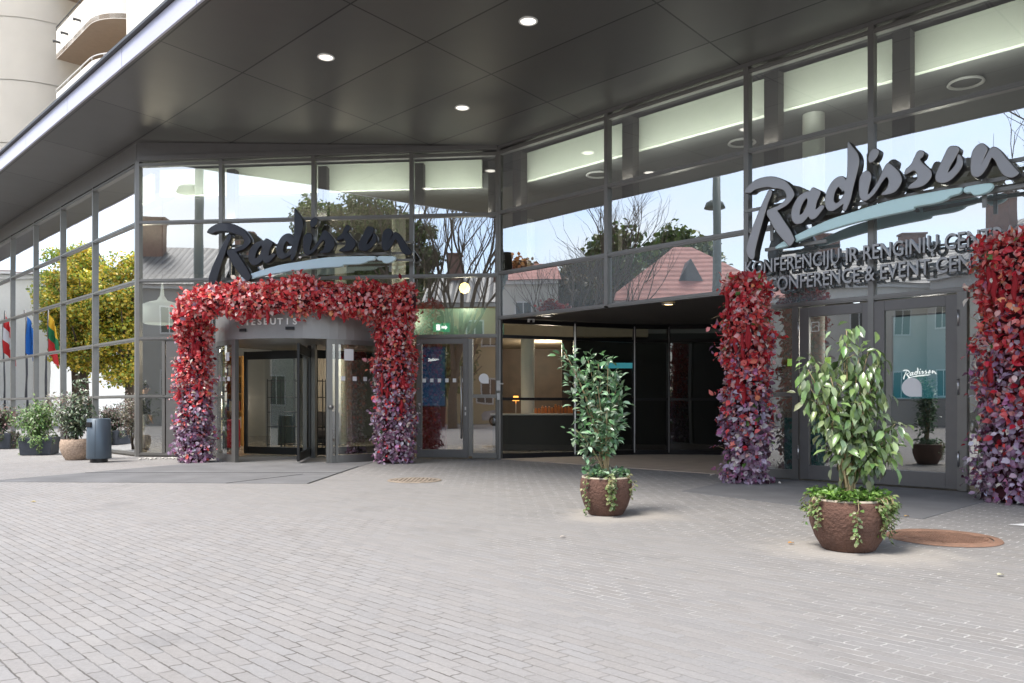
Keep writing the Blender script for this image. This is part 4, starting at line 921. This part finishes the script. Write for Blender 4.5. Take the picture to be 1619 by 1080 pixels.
M().box(c_+UP*1.95,D1*.8,NR*.05,UP*.15).build('housing',blackm,t); M().box(c_+UP*1.95+NR*.03,D1*.78,NR*.008,UP*.13).build('lit_face',mat('lime_reflection_glow',(.4,.6,.15),.5,emit=(.35,.6,.12),estr=.3),t)  # housing and glowing face added to stand for a banner's reflection
c_=B+D1*6.55-NR*.9
t=thing('teal_cabinet',c_,'dark teal cabinet standing behind the narrow pane beside the double doors','cabinet')
tc_=mat('teal_laminate',(.02,.16,.16),.4)
M().box(c_+UP*.5,D1*.55,NR*.4,UP*.96).build('body',tc_,t,bevel=.008); M().box(c_+UP*.5+NR*.21-D1*.135,D1*.26,NR*.015,UP*.9).build('cabinet_door',tc_,t,bevel=.004); M().box(c_+UP*.5+NR*.21+D1*.135,D1*.26,NR*.015,UP*.9).build('cabinet_door',tc_,t,bevel=.004)
for k,(x,y) in enumerate(((.3,22.4),(1.3,22.9),(2.2,22.2),(.9,24.6),(-2.3,22.6),(-4.2,22.8))):
    q=V((x,y,3.338)); t=thing('lobby_downlight',q,'tiny warm downlight in the low tan lobby ceiling seen through the ground floor glass','lamp','downlights in the tan lobby ceiling')
    M().lathe(q,[(.07,0),(.075,-.008),(.055,-.01)],16).build('trim_ring',white,t); M().lathe(q,[(.0001,-.004),(.055,-.004)],16).build('diffuser',glow,t)
# interior greenery behind the corner pane
t=thing('indoor_plant',(-8.7,21.6,0),'indoor palm with bright green leaves in a grey pot behind the corner glass','plant')
pot(V((-8.7,21.6,0)),.28,.5,t,slate,slate)
shrub(t,V((-8.7,21.6,.48)),[(random.uniform(-.5,.5),random.uniform(-.4,.4),random.uniform(1.1,1.7)) for _ in range(12)],(.22,.2,[(.06,.25,.03),(.1,.35,.05),(.04,.15,.03)],.6,.3),.008,bark,start=.45,per=7,clus=.05,mats=leafm)
# person
def person(loc,rz):
    J={'pelvis':(0,0,.93),'belly':(0,-.01,1.06),'chest':(0,.0,1.26),'neck':(0,.02,1.44),'headb':(0,.0,1.52),'headm':(0,-.02,1.60),'headt':(0,-.0,1.70),
       'shL':(.17,0,1.38),'elL':(.26,-.02,1.12),'wrL':(.20,-.16,.92),'shR':(-.17,0,1.38),'elR':(-.25,.02,1.12),'wrR':(-.23,-.08,.88),
       'hipL':(.09,0,.88),'knL':(.11,-.02,.49),'anL':(.11,.02,.09),'toL':(.13,-.14,.04),'hipR':(-.09,0,.88),'knR':(-.10,.0,.49),'anR':(-.10,.05,.09),'toR':(-.12,-.10,.04),'haL':(.19,-.23,.87),'haR':(-.225,-.10,.79)}
    R_={'pelvis':.135,'belly':.125,'chest':.145,'neck':.058,'headb':.075,'headm':.095,'headt':.06,'shL':.07,'elL':.045,'wrL':.03,'shR':.07,'elR':.045,'wrR':.03,'hipL':.095,'knL':.062,'anL':.045,'toL':.035,'hipR':.095,'knR':.062,'anR':.045,'toR':.035,'haL':.032,'haR':.032}
    E=[('pelvis','belly'),('belly','chest'),('chest','neck'),('neck','headb'),('headb','headm'),('headm','headt'),('chest','shL'),('shL','elL'),('elL','wrL'),('wrL','haL'),('chest','shR'),('shR','elR'),('elR','wrR'),('wrR','haR'),('pelvis','hipL'),('hipL','knL'),('knL','anL'),('anL','toL'),('pelvis','hipR'),('hipR','knR'),('knR','anR'),('anR','toR')]
    for s,sg in (('L',1),('R',-1)):
        h=V(J['ha'+s]); w=V(J['wr'+s]); d=(h-w).normalized(); sd=d.cross(V((0,0,1)) if abs(d.z)<.8 else V((0,1,0))).normalized()
        for k,(o,l) in enumerate(((-.027,.06),(-.009,.072),(.009,.068),(.026,.052))):
            a='f%s%d'%(s,k); J[a+'a']=h+sd*o+d*.02; J[a+'b']=h+sd*o+d*(.02+l*.6)+V((0,-.01,0)); J[a+'c']=h+sd*o+d*(.02+l)+V((0,-.025,0))
            for q,r_ in(('a',.0105),('b',.009),('c',.0075)): R_[a+q]=r_
            E+= [('ha'+s,a+'a'),(a+'a',a+'b'),(a+'b',a+'c')]
        a='t'+s; J[a+'a']=w.lerp(h,.5)+sd*-.04; J[a+'b']=h+sd*-.055+d*.02; R_[a+'a']=.012;R_[a+'b']=.009; E+=[('wr'+s,a+'a'),(a+'a',a+'b')]
    ks=list(J); me=bpy.data.meshes.new('p'); me.from_pydata([tuple(J[k]) for k in ks],[(ks.index(a),ks.index(b)) for a,b in E],[])
    o=bpy.data.objects.new('p',me); COL.objects.link(o); sk=o.modifiers.new('s','SKIN'); sk.use_smooth_shade=True
    for i,k in enumerate(ks): me.skin_vertices[0].data[i].radius=(R_[k],R_[k]); me.skin_vertices[0].data[i].use_root=(k=='pelvis')
    ss=o.modifiers.new('u','SUBSURF'); ss.levels=2; ss.render_levels=2
    bpy.context.view_layer.update(); m2=bpy.data.meshes.new_from_object(o.evaluated_get(bpy.context.evaluated_depsgraph_get())); bpy.data.objects.remove(o)
    skin=mat('skin',(.45,.28,.2),.6); top=mat('black_jumper',(.012,.012,.014),.9); tro=mat('grey_trousers',(.22,.22,.23),.9); sh_=mat('shoe',(.03,.03,.03),.5)
    m2.materials.clear()
    for x in (skin,top,tro,sh_): m2.materials.append(x)
    for p in m2.polygons:
        c=p.center; p.use_smooth=True
        i=0
        if c.z<.085: i=3
        elif c.z<.95 and abs(c.x)<.185: i=2
        elif c.z<1.455 and not(c.z<.93 and abs(c.x)>.185): i=1
        p.material_index=i
    b=link('person',m2); tag(b,'person in a dark top and grey trousers standing inside behind the corner glass','person')
    h=M(); h.lathe((0,.015,1.60),[(.088,-.04),(.108,.02),(.10,.07),(.06,.115),(.001,.125)],20); ho=h.build('hair',mat('dark_hair',(.02,.014,.01),.8),b)
    e=M()
    for sx in(-1,1): e.ball((sx*.032,-.108,1.60),.009,0,6)
    e.build('eyes',mat('eye_white',(.6,.6,.6),.3),b); e=M(); e.tube([(0,-.108,1.6),(0,-.128,1.565),(0,-.11,1.555)],[.008,.013,.008],6); e.build('nose',skin,b)
    e=M(); e.tube([(-.025,-.104,1.535),(0,-.11,1.532),(.025,-.104,1.535)],.006,5); e.build('mouth',mat('lips',(.35,.12,.1),.5),b)
    e=M()
    for sx in(-1,1): e.ball((sx*.098,0,1.59),.022,0,6)
    e.build('ears',skin,b)
    b.location=loc; b.rotation_euler=(0,0,rz)
    return b
person(V((-9.28,20.0,.02)),2.2)
# ------------------------------------------------------------------ tower above the canopy
T=thing('hotel_tower',mn(-40,-12,0),'cream rendered tower with curved balconies rising behind the canopy','building')
cc=V((-23.2,39.2,0)); b=M()
for z0_,z1_ in ((7,12.98),(13.03,15.83),(15.88,18.68),(18.73,30)): b.lathe(cc,[(3.6,z0_),(3.6,z1_)],64); b.lathe(cc,[(3.57,z1_-.02),(3.57,z1_+.07)],64)
for z_ in (12.98,13.03,15.83,15.88,18.68,18.73): b.lathe(cc,[(3.6,z_),(3.57,z_)],64); b.build('round_stair_wall',cream,T)
w=M(); w.box(mn(-30,-13.9,18.5),D1*22,NR*.4,UP*23); w.box(mn(-60,-13.5,18.5),D1*20,NR*.4,UP*23); w.box(mn(-27.5,-12.6,18.5),D1*11.2,NR*2.4,UP*23); w.build('wall',cream,T)
e0=V((-20.75,36.0,0))
def bal(z,par=1.27):
    # outline: straight front along D1, quarter curve back to the wall
    pts=[e0]; L=4.6
    for i in range(1,9): pts.append(e0+D1*(L*i/8))
    cxy=e0+D1*L-NR*1.9
    for i in range(1,13):
        a=math.pi/2*i/12; pts.append(cxy+NR*(1.9*math.cos(a))+D1*(1.9*math.sin(a)))
    inn=[e0-NR*2.6]
    s=M(); poly=pts+[pts[-1]-NR*.9,e0-NR*2.8]
    s.prism([p+UP*z for p in poly],UP*.2); o=s.build('balcony',mat('balcony_underside_shade',(.42,.33,.25),.9,var=.05) if 'balcony_underside_shade' not in bpy.data.materials else bpy.data.materials['balcony_underside_shade'],T)  # underside shade put into this brown; the tower itself is cream
    q=M()
    for i in range(len(pts)-1):
        a,b_=pts[i],pts[i+1]; d=(b_-a).normalized(); nn=V((d.y,-d.x,0)); nn=-nn if nn.dot(NR)<-.99 else nn
        nn=V((d.y,-d.x,0)); 
        if nn.dot((a+b_)/2-(e0+D1*2-NR*2))<0: nn=-nn
        q.add([a+UP*(z-.02),b_+UP*(z-.02),b_+UP*(z+par),a+UP*(z+par),a-nn*.14+UP*(z+par),b_-nn*.14+UP*(z+par),a-nn*.14+UP*(z+.2),b_-nn*.14+UP*(z+.2),],[(0,1,2,3),(3,2,5,4),(4,5,7,6)])
    a=pts[0]; q.add([a+UP*(z-.02),a-NR*2.6+UP*(z-.02),a-NR*2.6+UP*(z+par),a+UP*(z+par)],[(0,3,2,1)])
    q.build('parapet',cream,o)
    r_=M(); r_.tube([p+UP*(z+par+.16) for p in pts],.025,6)
    for k in (0,3,6,9,12,15,18): r_.tube([pts[k]+UP*(z+par),pts[k]+UP*(z+par+.16)],.015,5)
    r_.build('rail',white if z<15 else trimgrey,o)
    sp=M()
    for k in (1,3,6): p=pts[k]+NR*.0+UP*(z+.55); sp.tube([p,p+NR*.22,p+NR*.28-UP*.02],[.05,.05,.07],8)
    sp.build('drain_spout',trimgrey,o)
for z in (14.1,16.95,19.8): bal(z)
# ------------------------------------------------------------------ surroundings that the glass reflects
roof_grey=mat('grey_sheet_roof',(.17,.17,.17),.55,.2,var=.25,vscale=.8); roof_red=mat('red_tile_roof',(.42,.19,.16),.8,var=.2,vscale=2); brick=mat('brick_chimney',(.24,.14,.11),.9,var=.2,vscale=5)
plw=mat('pale_facade',(.62,.60,.55),.9,var=.06,vscale=.4); plg=mat('grey_facade',(.42,.41,.39),.9,var=.1,vscale=.5); plo=mat('ochre_facade',(.55,.42,.24),.9,var=.08,vscale=.5); wing=mat('window_dark',(.05,.06,.07),.15); wfr=mat('white_window_frame',(.7,.7,.7),.6)
def seam_bump(m,vec,per):
    nt=m.node_tree; p=nt.nodes['Principled BSDF']; tc=N(nt,'ShaderNodeNewGeometry'); d=N(nt,'ShaderNodeVectorMath',operation='DOT_PRODUCT'); d.inputs[1].default_value=vec; nt.links.new(tc.outputs['Position'],d.inputs[0])
    pp=N(nt,'ShaderNodeMath',operation='PINGPONG'); pp.inputs[1].default_value=per/2; ad=N(nt,'ShaderNodeMath',operation='ADD'); ad.inputs[1].default_value=500*per; nt.links.new(d.outputs['Value'],ad.inputs[0]); nt.links.new(ad.outputs[0],pp.inputs[0])
    b=N(nt,'ShaderNodeBump'); b.inputs['Strength'].default_value=1; b.inputs['Distance'].default_value=.25; nt.links.new(pp.outputs[0],b.inputs['Height']); nt.links.new(b.outputs[0],p.inputs['Normal'])
seam_bump(roof_grey,(1,-.2,0),.42)
_nt=roof_grey.node_tree; _pp=[n for n in _nt.nodes if n.type=='MATH' and n.operation=='PINGPONG'][0]; _l=N(_nt,'ShaderNodeMapRange'); _l.inputs[1].default_value=.02; _l.inputs[2].default_value=.06; _l.inputs[3].default_value=.35; _l.inputs[4].default_value=1
_nt.links.new(_pp.outputs[0],_l.inputs[0]); _p=_nt.nodes['Principled BSDF']; _src=_p.inputs['Base Color'].links[0].from_socket; _sc=N(_nt,'ShaderNodeVectorMath',operation='SCALE'); _nt.links.new(_src,_sc.inputs[0]); _nt.links.new(_l.outputs[0],_sc.inputs['Scale']); _nt.links.new(_sc.outputs[0],_p.inputs['Base Color']); seam_bump(roof_red,(.0,.0,1),.34)
def house(name,lab,p,q,depth,ze,zr,wm,rm,floors,chim=(),hip=0.,win=True,dormers=(),wpitch=2.6):
    """front runs p->q (looking at it, left to right), body extends backwards"""
    p=V((*p,0));q=V((*q,0)); d=(q-p).normalized(); L=(q-p).length; bkv=V((-d.y,d.x,0)); nf=-bkv
    t=thing(name,(p+q)/2,lab,'building','buildings across the street seen in the glass')
    b=M(); b.prism([p,q,q+bkv*depth,p+bkv*depth],UP*ze); 
    if not hip: 
        for e in (p,q): b.add([e+UP*ze,e+bkv*depth+UP*ze,e+bkv*(depth/2)+UP*(zr-.1)],[(0,1,2)])
    b.build('wall',wm,t)
    if rm is not None:
        o=.45; h=hip*depth/2; a0=p-d*(o if hip else .2)+nf*o+UP*(ze-.05); a1=q+d*(o if hip else .2)+nf*o+UP*(ze-.05); a2=q+d*(o if hip else .2)+bkv*(depth+o)+UP*(ze-.05); a3=p-d*(o if hip else .2)+bkv*(depth+o)+UP*(ze-.05)
        r0=p+d*h+bkv*depth/2+UP*zr; r1=q-d*h+bkv*depth/2+UP*zr
        r=M(); r.add([a0,a1,a2,a3,r0,r1],[(0,1,5,4),(2,3,4,5),(1,2,5),(3,0,4),(3,2,1,0)]); ro=r.build('roof',rm,t)
        for (u,v,w,h_) in chim:
            c=M(); base=p+d*(u*L)+bkv*(v*depth); c.box(base+UP*(zr-.6+h_/2),d*w,bkv*.7,UP*(h_+1.2)); c.box(base+UP*(zr+h_+.05),d*(w+.15),bkv*.85,UP*.12); c.build('chimney',brick,ro)
        for u in dormers:
            base=p+d*(u*L)+bkv*(depth*.14)+UP*(ze+ (zr-ze)*.25); w=1.9; h_=1.7
            c=M(); f0=base-d*w/2;f1=base+d*w/2;ft=base+UP*h_; k=bkv*2.6
            c.add([f0,f1,ft,f0+k,f1+k,ft+k],[(0,1,2),(0,2,5,3),(1,4,5,2)]); c.build('dormer',roof_grey,ro)
    if win:
        fh=(ze-.6)/floors; nw=max(1,int(L/wpitch))
        for i in range(nw):
            for j in range(floors):
                x=(i+.5)/nw; c0=p+d*(x*L)+UP*(fh*(j+.55)+.2)+nf*.03
                f=M(); f.box(c0,d*1.15,nf*.06,UP*1.75); fo=f.build('window',wfr,t)
                g_=M(); g_.box(c0+nf*.032+d*.26,d*.45,nf*.01,UP*1.55); g_.box(c0+nf*.032-d*.26,d*.45,nf*.01,UP*1.55); g_.build('window_glass',wing,fo)
    c=M(); c.box((p+q)/2+nf*.12+UP*(ze-.15),d*L,nf*.24,UP*.3); c.build('cornice',wfr,t)
    return t
# helper: mirrored-looking order, front must face the hotel (+y side): p->q with body to the south
house('town_house','long grey sheet roofed building across the street mirrored left of the front sign',(-13.6,-13.6),(-31.5,-8.4),10,8.8,12.2,plg,roof_grey,2,((.18,.45,1.6,1.3),(.92,.4,1.7,1.4),(.6,.5,1.2,1.2)))
house('town_house','brown roofed house with three chimneys mirrored right of the arch',(-2.0,-15.4),(-13.2,-13.9),9,8.0,10.4,plo,roof_grey,2,((.35,.45,.9,1.3),(.5,.4,1.2,1.5),(.8,.45,.9,1.6)))
house('town_house','pale house with a hipped red tiled roof mirrored above the passage',(-29.3,1.0),(-29.3,11.2),9,7.2,11.2,plw,roof_red,2,(),hip=1.0,dormers=(.52,))
house('town_house','grey roofed pale building mirrored behind the silver sign',(-33,-14),(-33,-1.0),9,8.6,11.6,plw,roof_grey,2,((.3,.45,1.6,.9),(.75,.45,2.0,.9)))
house('town_house','plain white rendered house mirrored beside the corner post',(-33,14.2),(-33,18.6),8,8.8,11.0,plw,roof_red,2,(),wpitch=4)
house('town_house','white windowless wing with two thin ledges mirrored in the far side glass',(-38.6,37.8),(-41,60),10,9.2,9.6,white,roof_grey,1,(),win=False)
house('town_house','orange brick block far down the street mirrored above the white wing',(-60,50),(-60,58),12,13.0,13.8,plo,roof_red,4,())
# foliage trees
def crown_pts(c,rx,rz,n,clumps):
    cen=rv(clumps); cen/=np.linalg.norm(cen,axis=1,keepdims=True); cen*=(RNG.random((clumps,1))**.45)*.78; cen=cen*np.array([rx,rx,rz])
    idx=RNG.integers(0,clumps,n); r_=.20+.18*RNG.random(clumps)
    o=rv(n); o/=np.linalg.norm(o,axis=1,keepdims=True); o*=(RNG.random((n,1))**.5)
    P=np.array(c)+cen[idx]+o*(r_[idx]*rx)[:,None]*np.array([1.25,1.25,.8]); return P,o,idx
def tree(name,c,h,rx,rz,lab,pal,n=9000,clumps=70,size=.32,tr=.28):
    t=thing(name,V(c),lab,'tree','street trees mirrored in the glass'); c=V(c)
    m=M(); top=c+UP*(h-rz*.6); m.tube([c,c+UP*(h*.3)+V((.1,0,0)),top],[tr,tr*.75,tr*.2],9)
    for i in range(12):
        a=random.uniform(0,6.28); b=c+UP*random.uniform(h*.3,h*.7); e=b+V((math.cos(a)*rx*.75,math.sin(a)*rx*.75,rz*random.uniform(.2,.7))); m.tube([b,(b+e)/2-UP*.2,e],[tr*.4,tr*.25,.02],6)
    m.build('trunk',bark,t)
    P,o,idx=crown_pts((c.x,c.y,h-rz),rx,rz,n,clumps); D=rv(n); Nn=o+rv(n,.5); Nn[:,2]+=.5
    cl=1+RNG.normal(size=(clumps,1))*.16; C=pick(n,pal)*cl[idx]
    Ln=size*(.6+RNG.random(n)*.8); leaves('crown',P,D,Nn,Ln,Ln*.7,np.clip(C,0.004,.9),leafm,t); return t
YL=[(.75,.55,.06),(.62,.52,.07),(.36,.42,.07),(.82,.60,.10),(.20,.30,.05)]
GR=[(.09,.15,.035),(.13,.19,.05),(.06,.10,.025),(.18,.22,.07)]
tree('autumn_tree',(-34.2,33.4,0),10.8,2.3,4.6,'golden yellow tree mirrored in the side glass nearest the corner post',YL,30000,110,.16)
tree('autumn_tree',(-36.8,35.3,0),11.8,2.2,4.6,'yellow green tree mirrored in the side glass left of the golden one',[(.36,.42,.06),(.55,.5,.08),(.2,.32,.06)],24000,80,.16)
tree('autumn_tree',(-33.2,30.4,0),10.2,2.4,4.6,'second golden tree mirrored in the side glass beside the corner post',YL,26000,90,.16)
tree('green_tree',(-13.6,-9.8,0),16.0,3.0,6.0,'tall green tree mirrored behind the front sign',GR,24000,90,.2)
tree('green_tree',(-16.6,-8.8,0),14.6,2.3,5.4,'shorter green tree mirrored left of the tall green one',GR,16000,60,.2)
tree('green_tree',(-12.0,-9.6,0),15.0,2.2,6.2,'olive green tree mirrored right of the tall green one',GR,16000,60,.2)
tree('green_tree',(-9.2,-7.4,0),6.4,2.2,2.7,'low green tree mirrored above the side door',GR,6000,50,.24)
tree('green_tree',(-40.5,9.5,0),14.6,4.2,4.6,'broad dark green tree mirrored beside the red roof',GR,8000,60,.42)
tree('green_tree',(-43,4.5,0),15.4,3.6,4.6,'dark green tree mirrored behind the red roof ridge',GR,8000,60,.42)
tree('rust_tree',(-36.5,17.3,0),12.6,2.2,4.2,'rust brown leaved tree mirrored beside the corner post',[(.30,.13,.04),(.4,.2,.06),(.2,.11,.04)],6000,50,.3)
tree('rust_tree',(-35.5,13.0,0),11.2,3.2,3.4,'dull brown bush like tree mirrored under the bare branches',[(.22,.14,.05),(.16,.14,.05),(.12,.12,.04)],6000,50,.3)
def bare(c,h,lab,lean=0):
    t=thing('bare_tree',V(c),lab,'tree','leafless trees mirrored in the glass'); m=M()
    def br(p,d,L,r,k):
        pts=[p]; q=p; dd=d.copy()
        for i in range(3):
            dd=(dd+V((random.gauss(0,.13),random.gauss(0,.13),.06))).normalized(); q=q+dd*(L/3); pts.append(q)
        m.tube(pts,[r,r*.85,r*.7,r*.55],5 if k>2 else 4,cap=False)
        if k==0 or L<.25: return
        for i in range(3 if k>1 else 2):
            a=dd.orthogonal().normalized(); a=Matrix.Rotation(random.uniform(0,6.28),3,dd)@a
            br(pts[-1] if i else pts[random.choice((1,2))],(dd*1.0+a*random.uniform(.3,.62)+UP*.16).normalized(),L*random.uniform(.62,.82),r*.52,k-1)
    br(V(c),V((lean,0,1)),h*.30,.26,5)
    for i in range(2): br(V(c)+UP*h*.18,V((random.uniform(-.5,.5),random.uniform(-.5,.5),1)).normalized(),h*.25,.13,4)
    m.build('branches',bark,t); return t
bare((-7.6,-4.3,0),16.5,'leafless tree mirrored right of the arch')
bare((-9.8,-5.8,0),16.5,'leafless tree mirrored between the arch and the green trees')
bare((-28.5,13.9,0),16.0,'leafless tree mirrored above the passage near the corner post')
bare((-28.5,11.4,0),16.5,'leafless tree mirrored above the passage beside the red roof')
bare((-31,15.0,0),12,'thin leafless tree mirrored closest to the corner post')
# lamp post in the mirrored left pane
t=thing('street_lamp',(-13.1,9.3,0),'tall grey street lamp mirrored in the top left pane of the front wall','street lamp')
M().tube([(-13.07,9.3,0),(-13.07,9.3,4),(-13.07,9.3,11.4)],[.19,.17,.14],14).build('pole',mat('lamp_grey',(.16,.18,.16),.5),t)
M().lathe((-13.55,9.25,8.7),[(.001,0),(.4,.02),(.32,.22),(.1,.34),(.001,.36)],20).build('lamp_head',bpy.data.materials['lamp_grey'],t); M().tube([(-13.07,9.3,8.9),(-13.5,9.25,9.0)],.05).build('arm',bpy.data.materials['lamp_grey'],t)
t.location=(-13.07,9.3,0)
for ch in [x for x in COL.objects if x.parent==t]: ch.matrix_parent_inverse=world(t).inverted()
# flags
def flag(c,lab,cols,folds):
    t=thing('flag_pole',V(c),lab,'flag','flag poles mirrored in the side glass'); c=V(c)
    M().tube([c,c+UP*6.0],[.05,.035],10).build('pole',mat('pole_dark',(.08,.08,.09),.4) if 'pole_dark' not in bpy.data.materials else bpy.data.materials['pole_dark'],t)
    n=len(cols); m=M(); W_=.62; Hh=2.0; nx=12
    for j in range(n):
        for i in range(nx):
            def pt(u,v): # u across 0..1, v down 0..1 ; limp flag hanging
                return c+V((.1*math.sin(u*9+v*2),-.04-W_*u*(.55+.3*v),5.85-Hh*v-.75*u))
            u0,u1=i/nx,(i+1)/nx; v0,v1=j/n*.0+0,1
            # stripes run along the fly: limp cloth shows them as slanting bands
            a=pt(u0,0);b=pt(u1,0)
            v0=j/n;v1=(j+1)/n
            m.add([pt(u0,v0),pt(u1,v0),pt(u1,v1),pt(u0,v1)],[(0,1,2,3)],j,True)
    m.build('cloth',[bpy.data.materials.get('flag_%s'%k) or mat('flag_%s'%k,cv,.8) for k,cv in cols],t)
flag((-30.4,33.2,0),'yellow green and red flag hanging limp on its pole',[('yellow',(.75,.45,.03)),('green',(.02,.18,.07)),('redf',(.6,.03,.03))],0)
flag((-30.4,34.3,0),'plain blue flag hanging limp on its pole',[('blue',(.02,.15,.5)),('blue',(.02,.15,.5))],0)
flag((-30.4,35.4,0),'red and white flag hanging limp on its pole',[('redf',(.6,.03,.03)),('whitef',(.75,.75,.75)),('redf',(.6,.03,.03))],0)
# parked car seen in the mirrored street
def car(c,rz,colr,lab):
    t=thing('parked_car',V((0,0,0)),lab,'car','cars parked across the street')
    body=mat('car_paint',colr,.25,.3,coat=.6); pr=[(-2.2,.35),(-2.25,.7),(-2.05,.92),(-1.3,1.0),(-.75,1.42),(.75,1.45),(1.55,.98),(2.15,.85),(2.25,.6),(2.2,.32)]
    m=M(); m.prism([V((x,-.85,z)) for x,z in pr],V((0,1.7,0))); m.build('body',body,t,bevel=.08)
    for s in (-1,1):
        w=M(); w.prism([V((x,s*.856,z)) for x,z in ((-1.15,1.0),(-.68,1.36),(.7,1.38),(1.3,1.0))],V((0,s*.006,0))); w.build('window',wing,t)
    for x in (-1.4,1.4):
        for s in (-1,1):
            w=M(); w.tube([(x,s*.68,.32),(x,s*.88,.32)],.32,20); wo=w.build('wheel',rb,t); w=M(); w.tube([(x,s*.87,.32),(x,s*.89,.32)],.19,16); w.build('rim',steel,wo)
    for s in (-.6,.6): M().box((2.2,s,.7),V((.08,0,0)),V((0,.35,0)),UP*.14).build('headlight',whites,t,bevel=.02)
    t.location=c; t.rotation_euler=(0,0,rz); return t
car((-5.5,-9.5,0),.12,(.5,.5,.52),'silver parked car across the street mirrored low in the side door')
car((-24.5,20.5,0),1.6,(.55,.02,.02),'red parked car mirrored low in the side glass')
car((-19.5,-5.6,0),.2,(.02,.02,.025),'black parked car across the street mirrored in the curved door glass')
# road behind
rd=M(); dd=V((-.97,.22,0)); 
rd.add([(-60,7.5,.004),(40,-14,.004),(40,-22,.004),(-60,-.5,.004)],[(3,2,1,0)])
# ------------------------------------------------------------------ sky, sun, lamps, added fill lights
w=bpy.data.worlds.new('World'); scene.world=w; w.use_nodes=True; nt=w.node_tree; bg=nt.nodes['Background']
sky=N(nt,'ShaderNodeTexSky',sky_type='NISHITA'); sky.sun_disc=False
SE,SA=math.radians(60),math.radians(232)   # azimuth clockwise from +Y
sky.sun_elevation=SE; sky.sun_rotation=SA; sky.air_density=1.0; sky.dust_density=1.2; sky.ozone_density=1
tc=N(nt,'ShaderNodeTexCoord'); mp_=N(nt,'ShaderNodeMapping'); mp_.inputs['Scale'].default_value=(1,1,2.6); nt.links.new(tc.outputs['Generated'],mp_.inputs[0])
cn_=N(nt,'ShaderNodeTexNoise'); cn_.inputs['Scale'].default_value=2.1; cn_.inputs['Detail'].default_value=7; cn_.inputs['Roughness'].default_value=.55; nt.links.new(mp_.outputs[0],cn_.inputs['Vector'])
cm_=N(nt,'ShaderNodeMapRange'); cm_.inputs[1].default_value=.42; cm_.inputs[2].default_value=.68; cm_.inputs[3].default_value=.16; cm_.inputs[4].default_value=.8; nt.links.new(cn_.outputs['Fac'],cm_.inputs[0])
mx=N(nt,'ShaderNodeMix',data_type='RGBA'); mx.inputs[7].default_value=(5.3,5.22,5.1,1); nt.links.new(cm_.outputs[0],mx.inputs[0]); nt.links.new(sky.outputs[0],mx.inputs[6]); nt.links.new(mx.outputs[2],bg.inputs['Color'])
bg.inputs['Strength'].default_value=.15
sl=bpy.data.lights.new('sun','SUN'); sl.energy=2.2; sl.angle=math.radians(22); sl.color=(1,.95,.88); so=bpy.data.objects.new('sun',sl); COL.objects.link(so)
sd=V((math.sin(SA)*math.cos(SE),math.cos(SA)*math.cos(SE),math.sin(SE))); so.rotation_euler=sd.to_track_quat('Z','Y').to_euler(); so.location=sd*50
def lamp(p,e,col=(1,.85,.65),r=.25):
    l=bpy.data.lights.new('room_lamp_fill','POINT'); l.energy=e; l.color=col; l.shadow_soft_size=r; o=bpy.data.objects.new('room_lamp_fill',l); COL.objects.link(o); o.location=p  # added point lights: a few at the modelled lamps, the rest plain fill
for p,e in (((-1.2,20.0,3.8),22),((-2.6,20.2,3.4),16),((-5.6,22.5,2.8),45),((1,22.5,2.8),60),((-5,20.6,4.6),35),((-10.5,22.5,4.5),60),((-9.75,19.9,1.3),15)): lamp(p,e)
def strip(p,q,e,inw):
    l=bpy.data.lights.new('added_bulkhead_light','AREA'); l.shape='RECTANGLE'; l.size=(q-p).length; l.size_y=.05; l.energy=e; l.color=(1,.99,.93); l.spread=math.radians(100)  # added light without a fixture, brightens the bulkhead behind the glass
    o=bpy.data.objects.new('added_bulkhead_light',l); COL.objects.link(o); d=(q-p).normalized(); z=-(UP*.95+inw*.31); y=z.cross(d); R3=Matrix((d,y,z)).transposed()
    o.matrix_world=Matrix.Translation((p+q)/2)@R3.to_4x4()
strip(A-NC*.16+UP*5.47+DC*.3,B-NC*.16+UP*5.47-DC*.2,30,-NC); strip(B-NR*.16+UP*5.47+D1*.3,B-NR*.16+UP*5.47+D1*13.8,46,-NR); strip(A-NR*.16+UP*5.47+dL*.4,A-NR*.16+UP*5.47+dL*24,55,-NR)
for p,e in ((tuple(B+D1*3.2-NR*2.2+UP*4.3),14),(tuple(B+D1*8-NR*3+UP*4.3),16),(tuple(B+D1*8-NR*2.5+UP*2.4),30)): lamp(p,e,(1,.95,.85))  # added fill for the rooms behind the right facade, no fixtures
# ------------------------------------------------------------------ camera
cd=bpy.data.cameras.new('camera'); cam=bpy.data.objects.new('camera',cd); COL.objects.link(cam); scene.camera=cam
cam.location=(0,0,1.2); cam.rotation_euler=(math.pi/2,0,0); cd.sensor_width=36; cd.lens=36*1250/1619; cd.shift_y=100/1619; cd.clip_end=2000
vs=scene.view_settings; vs.view_transform='Standard'; vs.look='None'; vs.gamma=1; vs.exposure=1.36
scene.render.resolution_x=1024; scene.render.resolution_y=683
scene.cycles.max_bounces=10; scene.cycles.transparent_max_bounces=14; scene.cycles.glossy_bounces=6
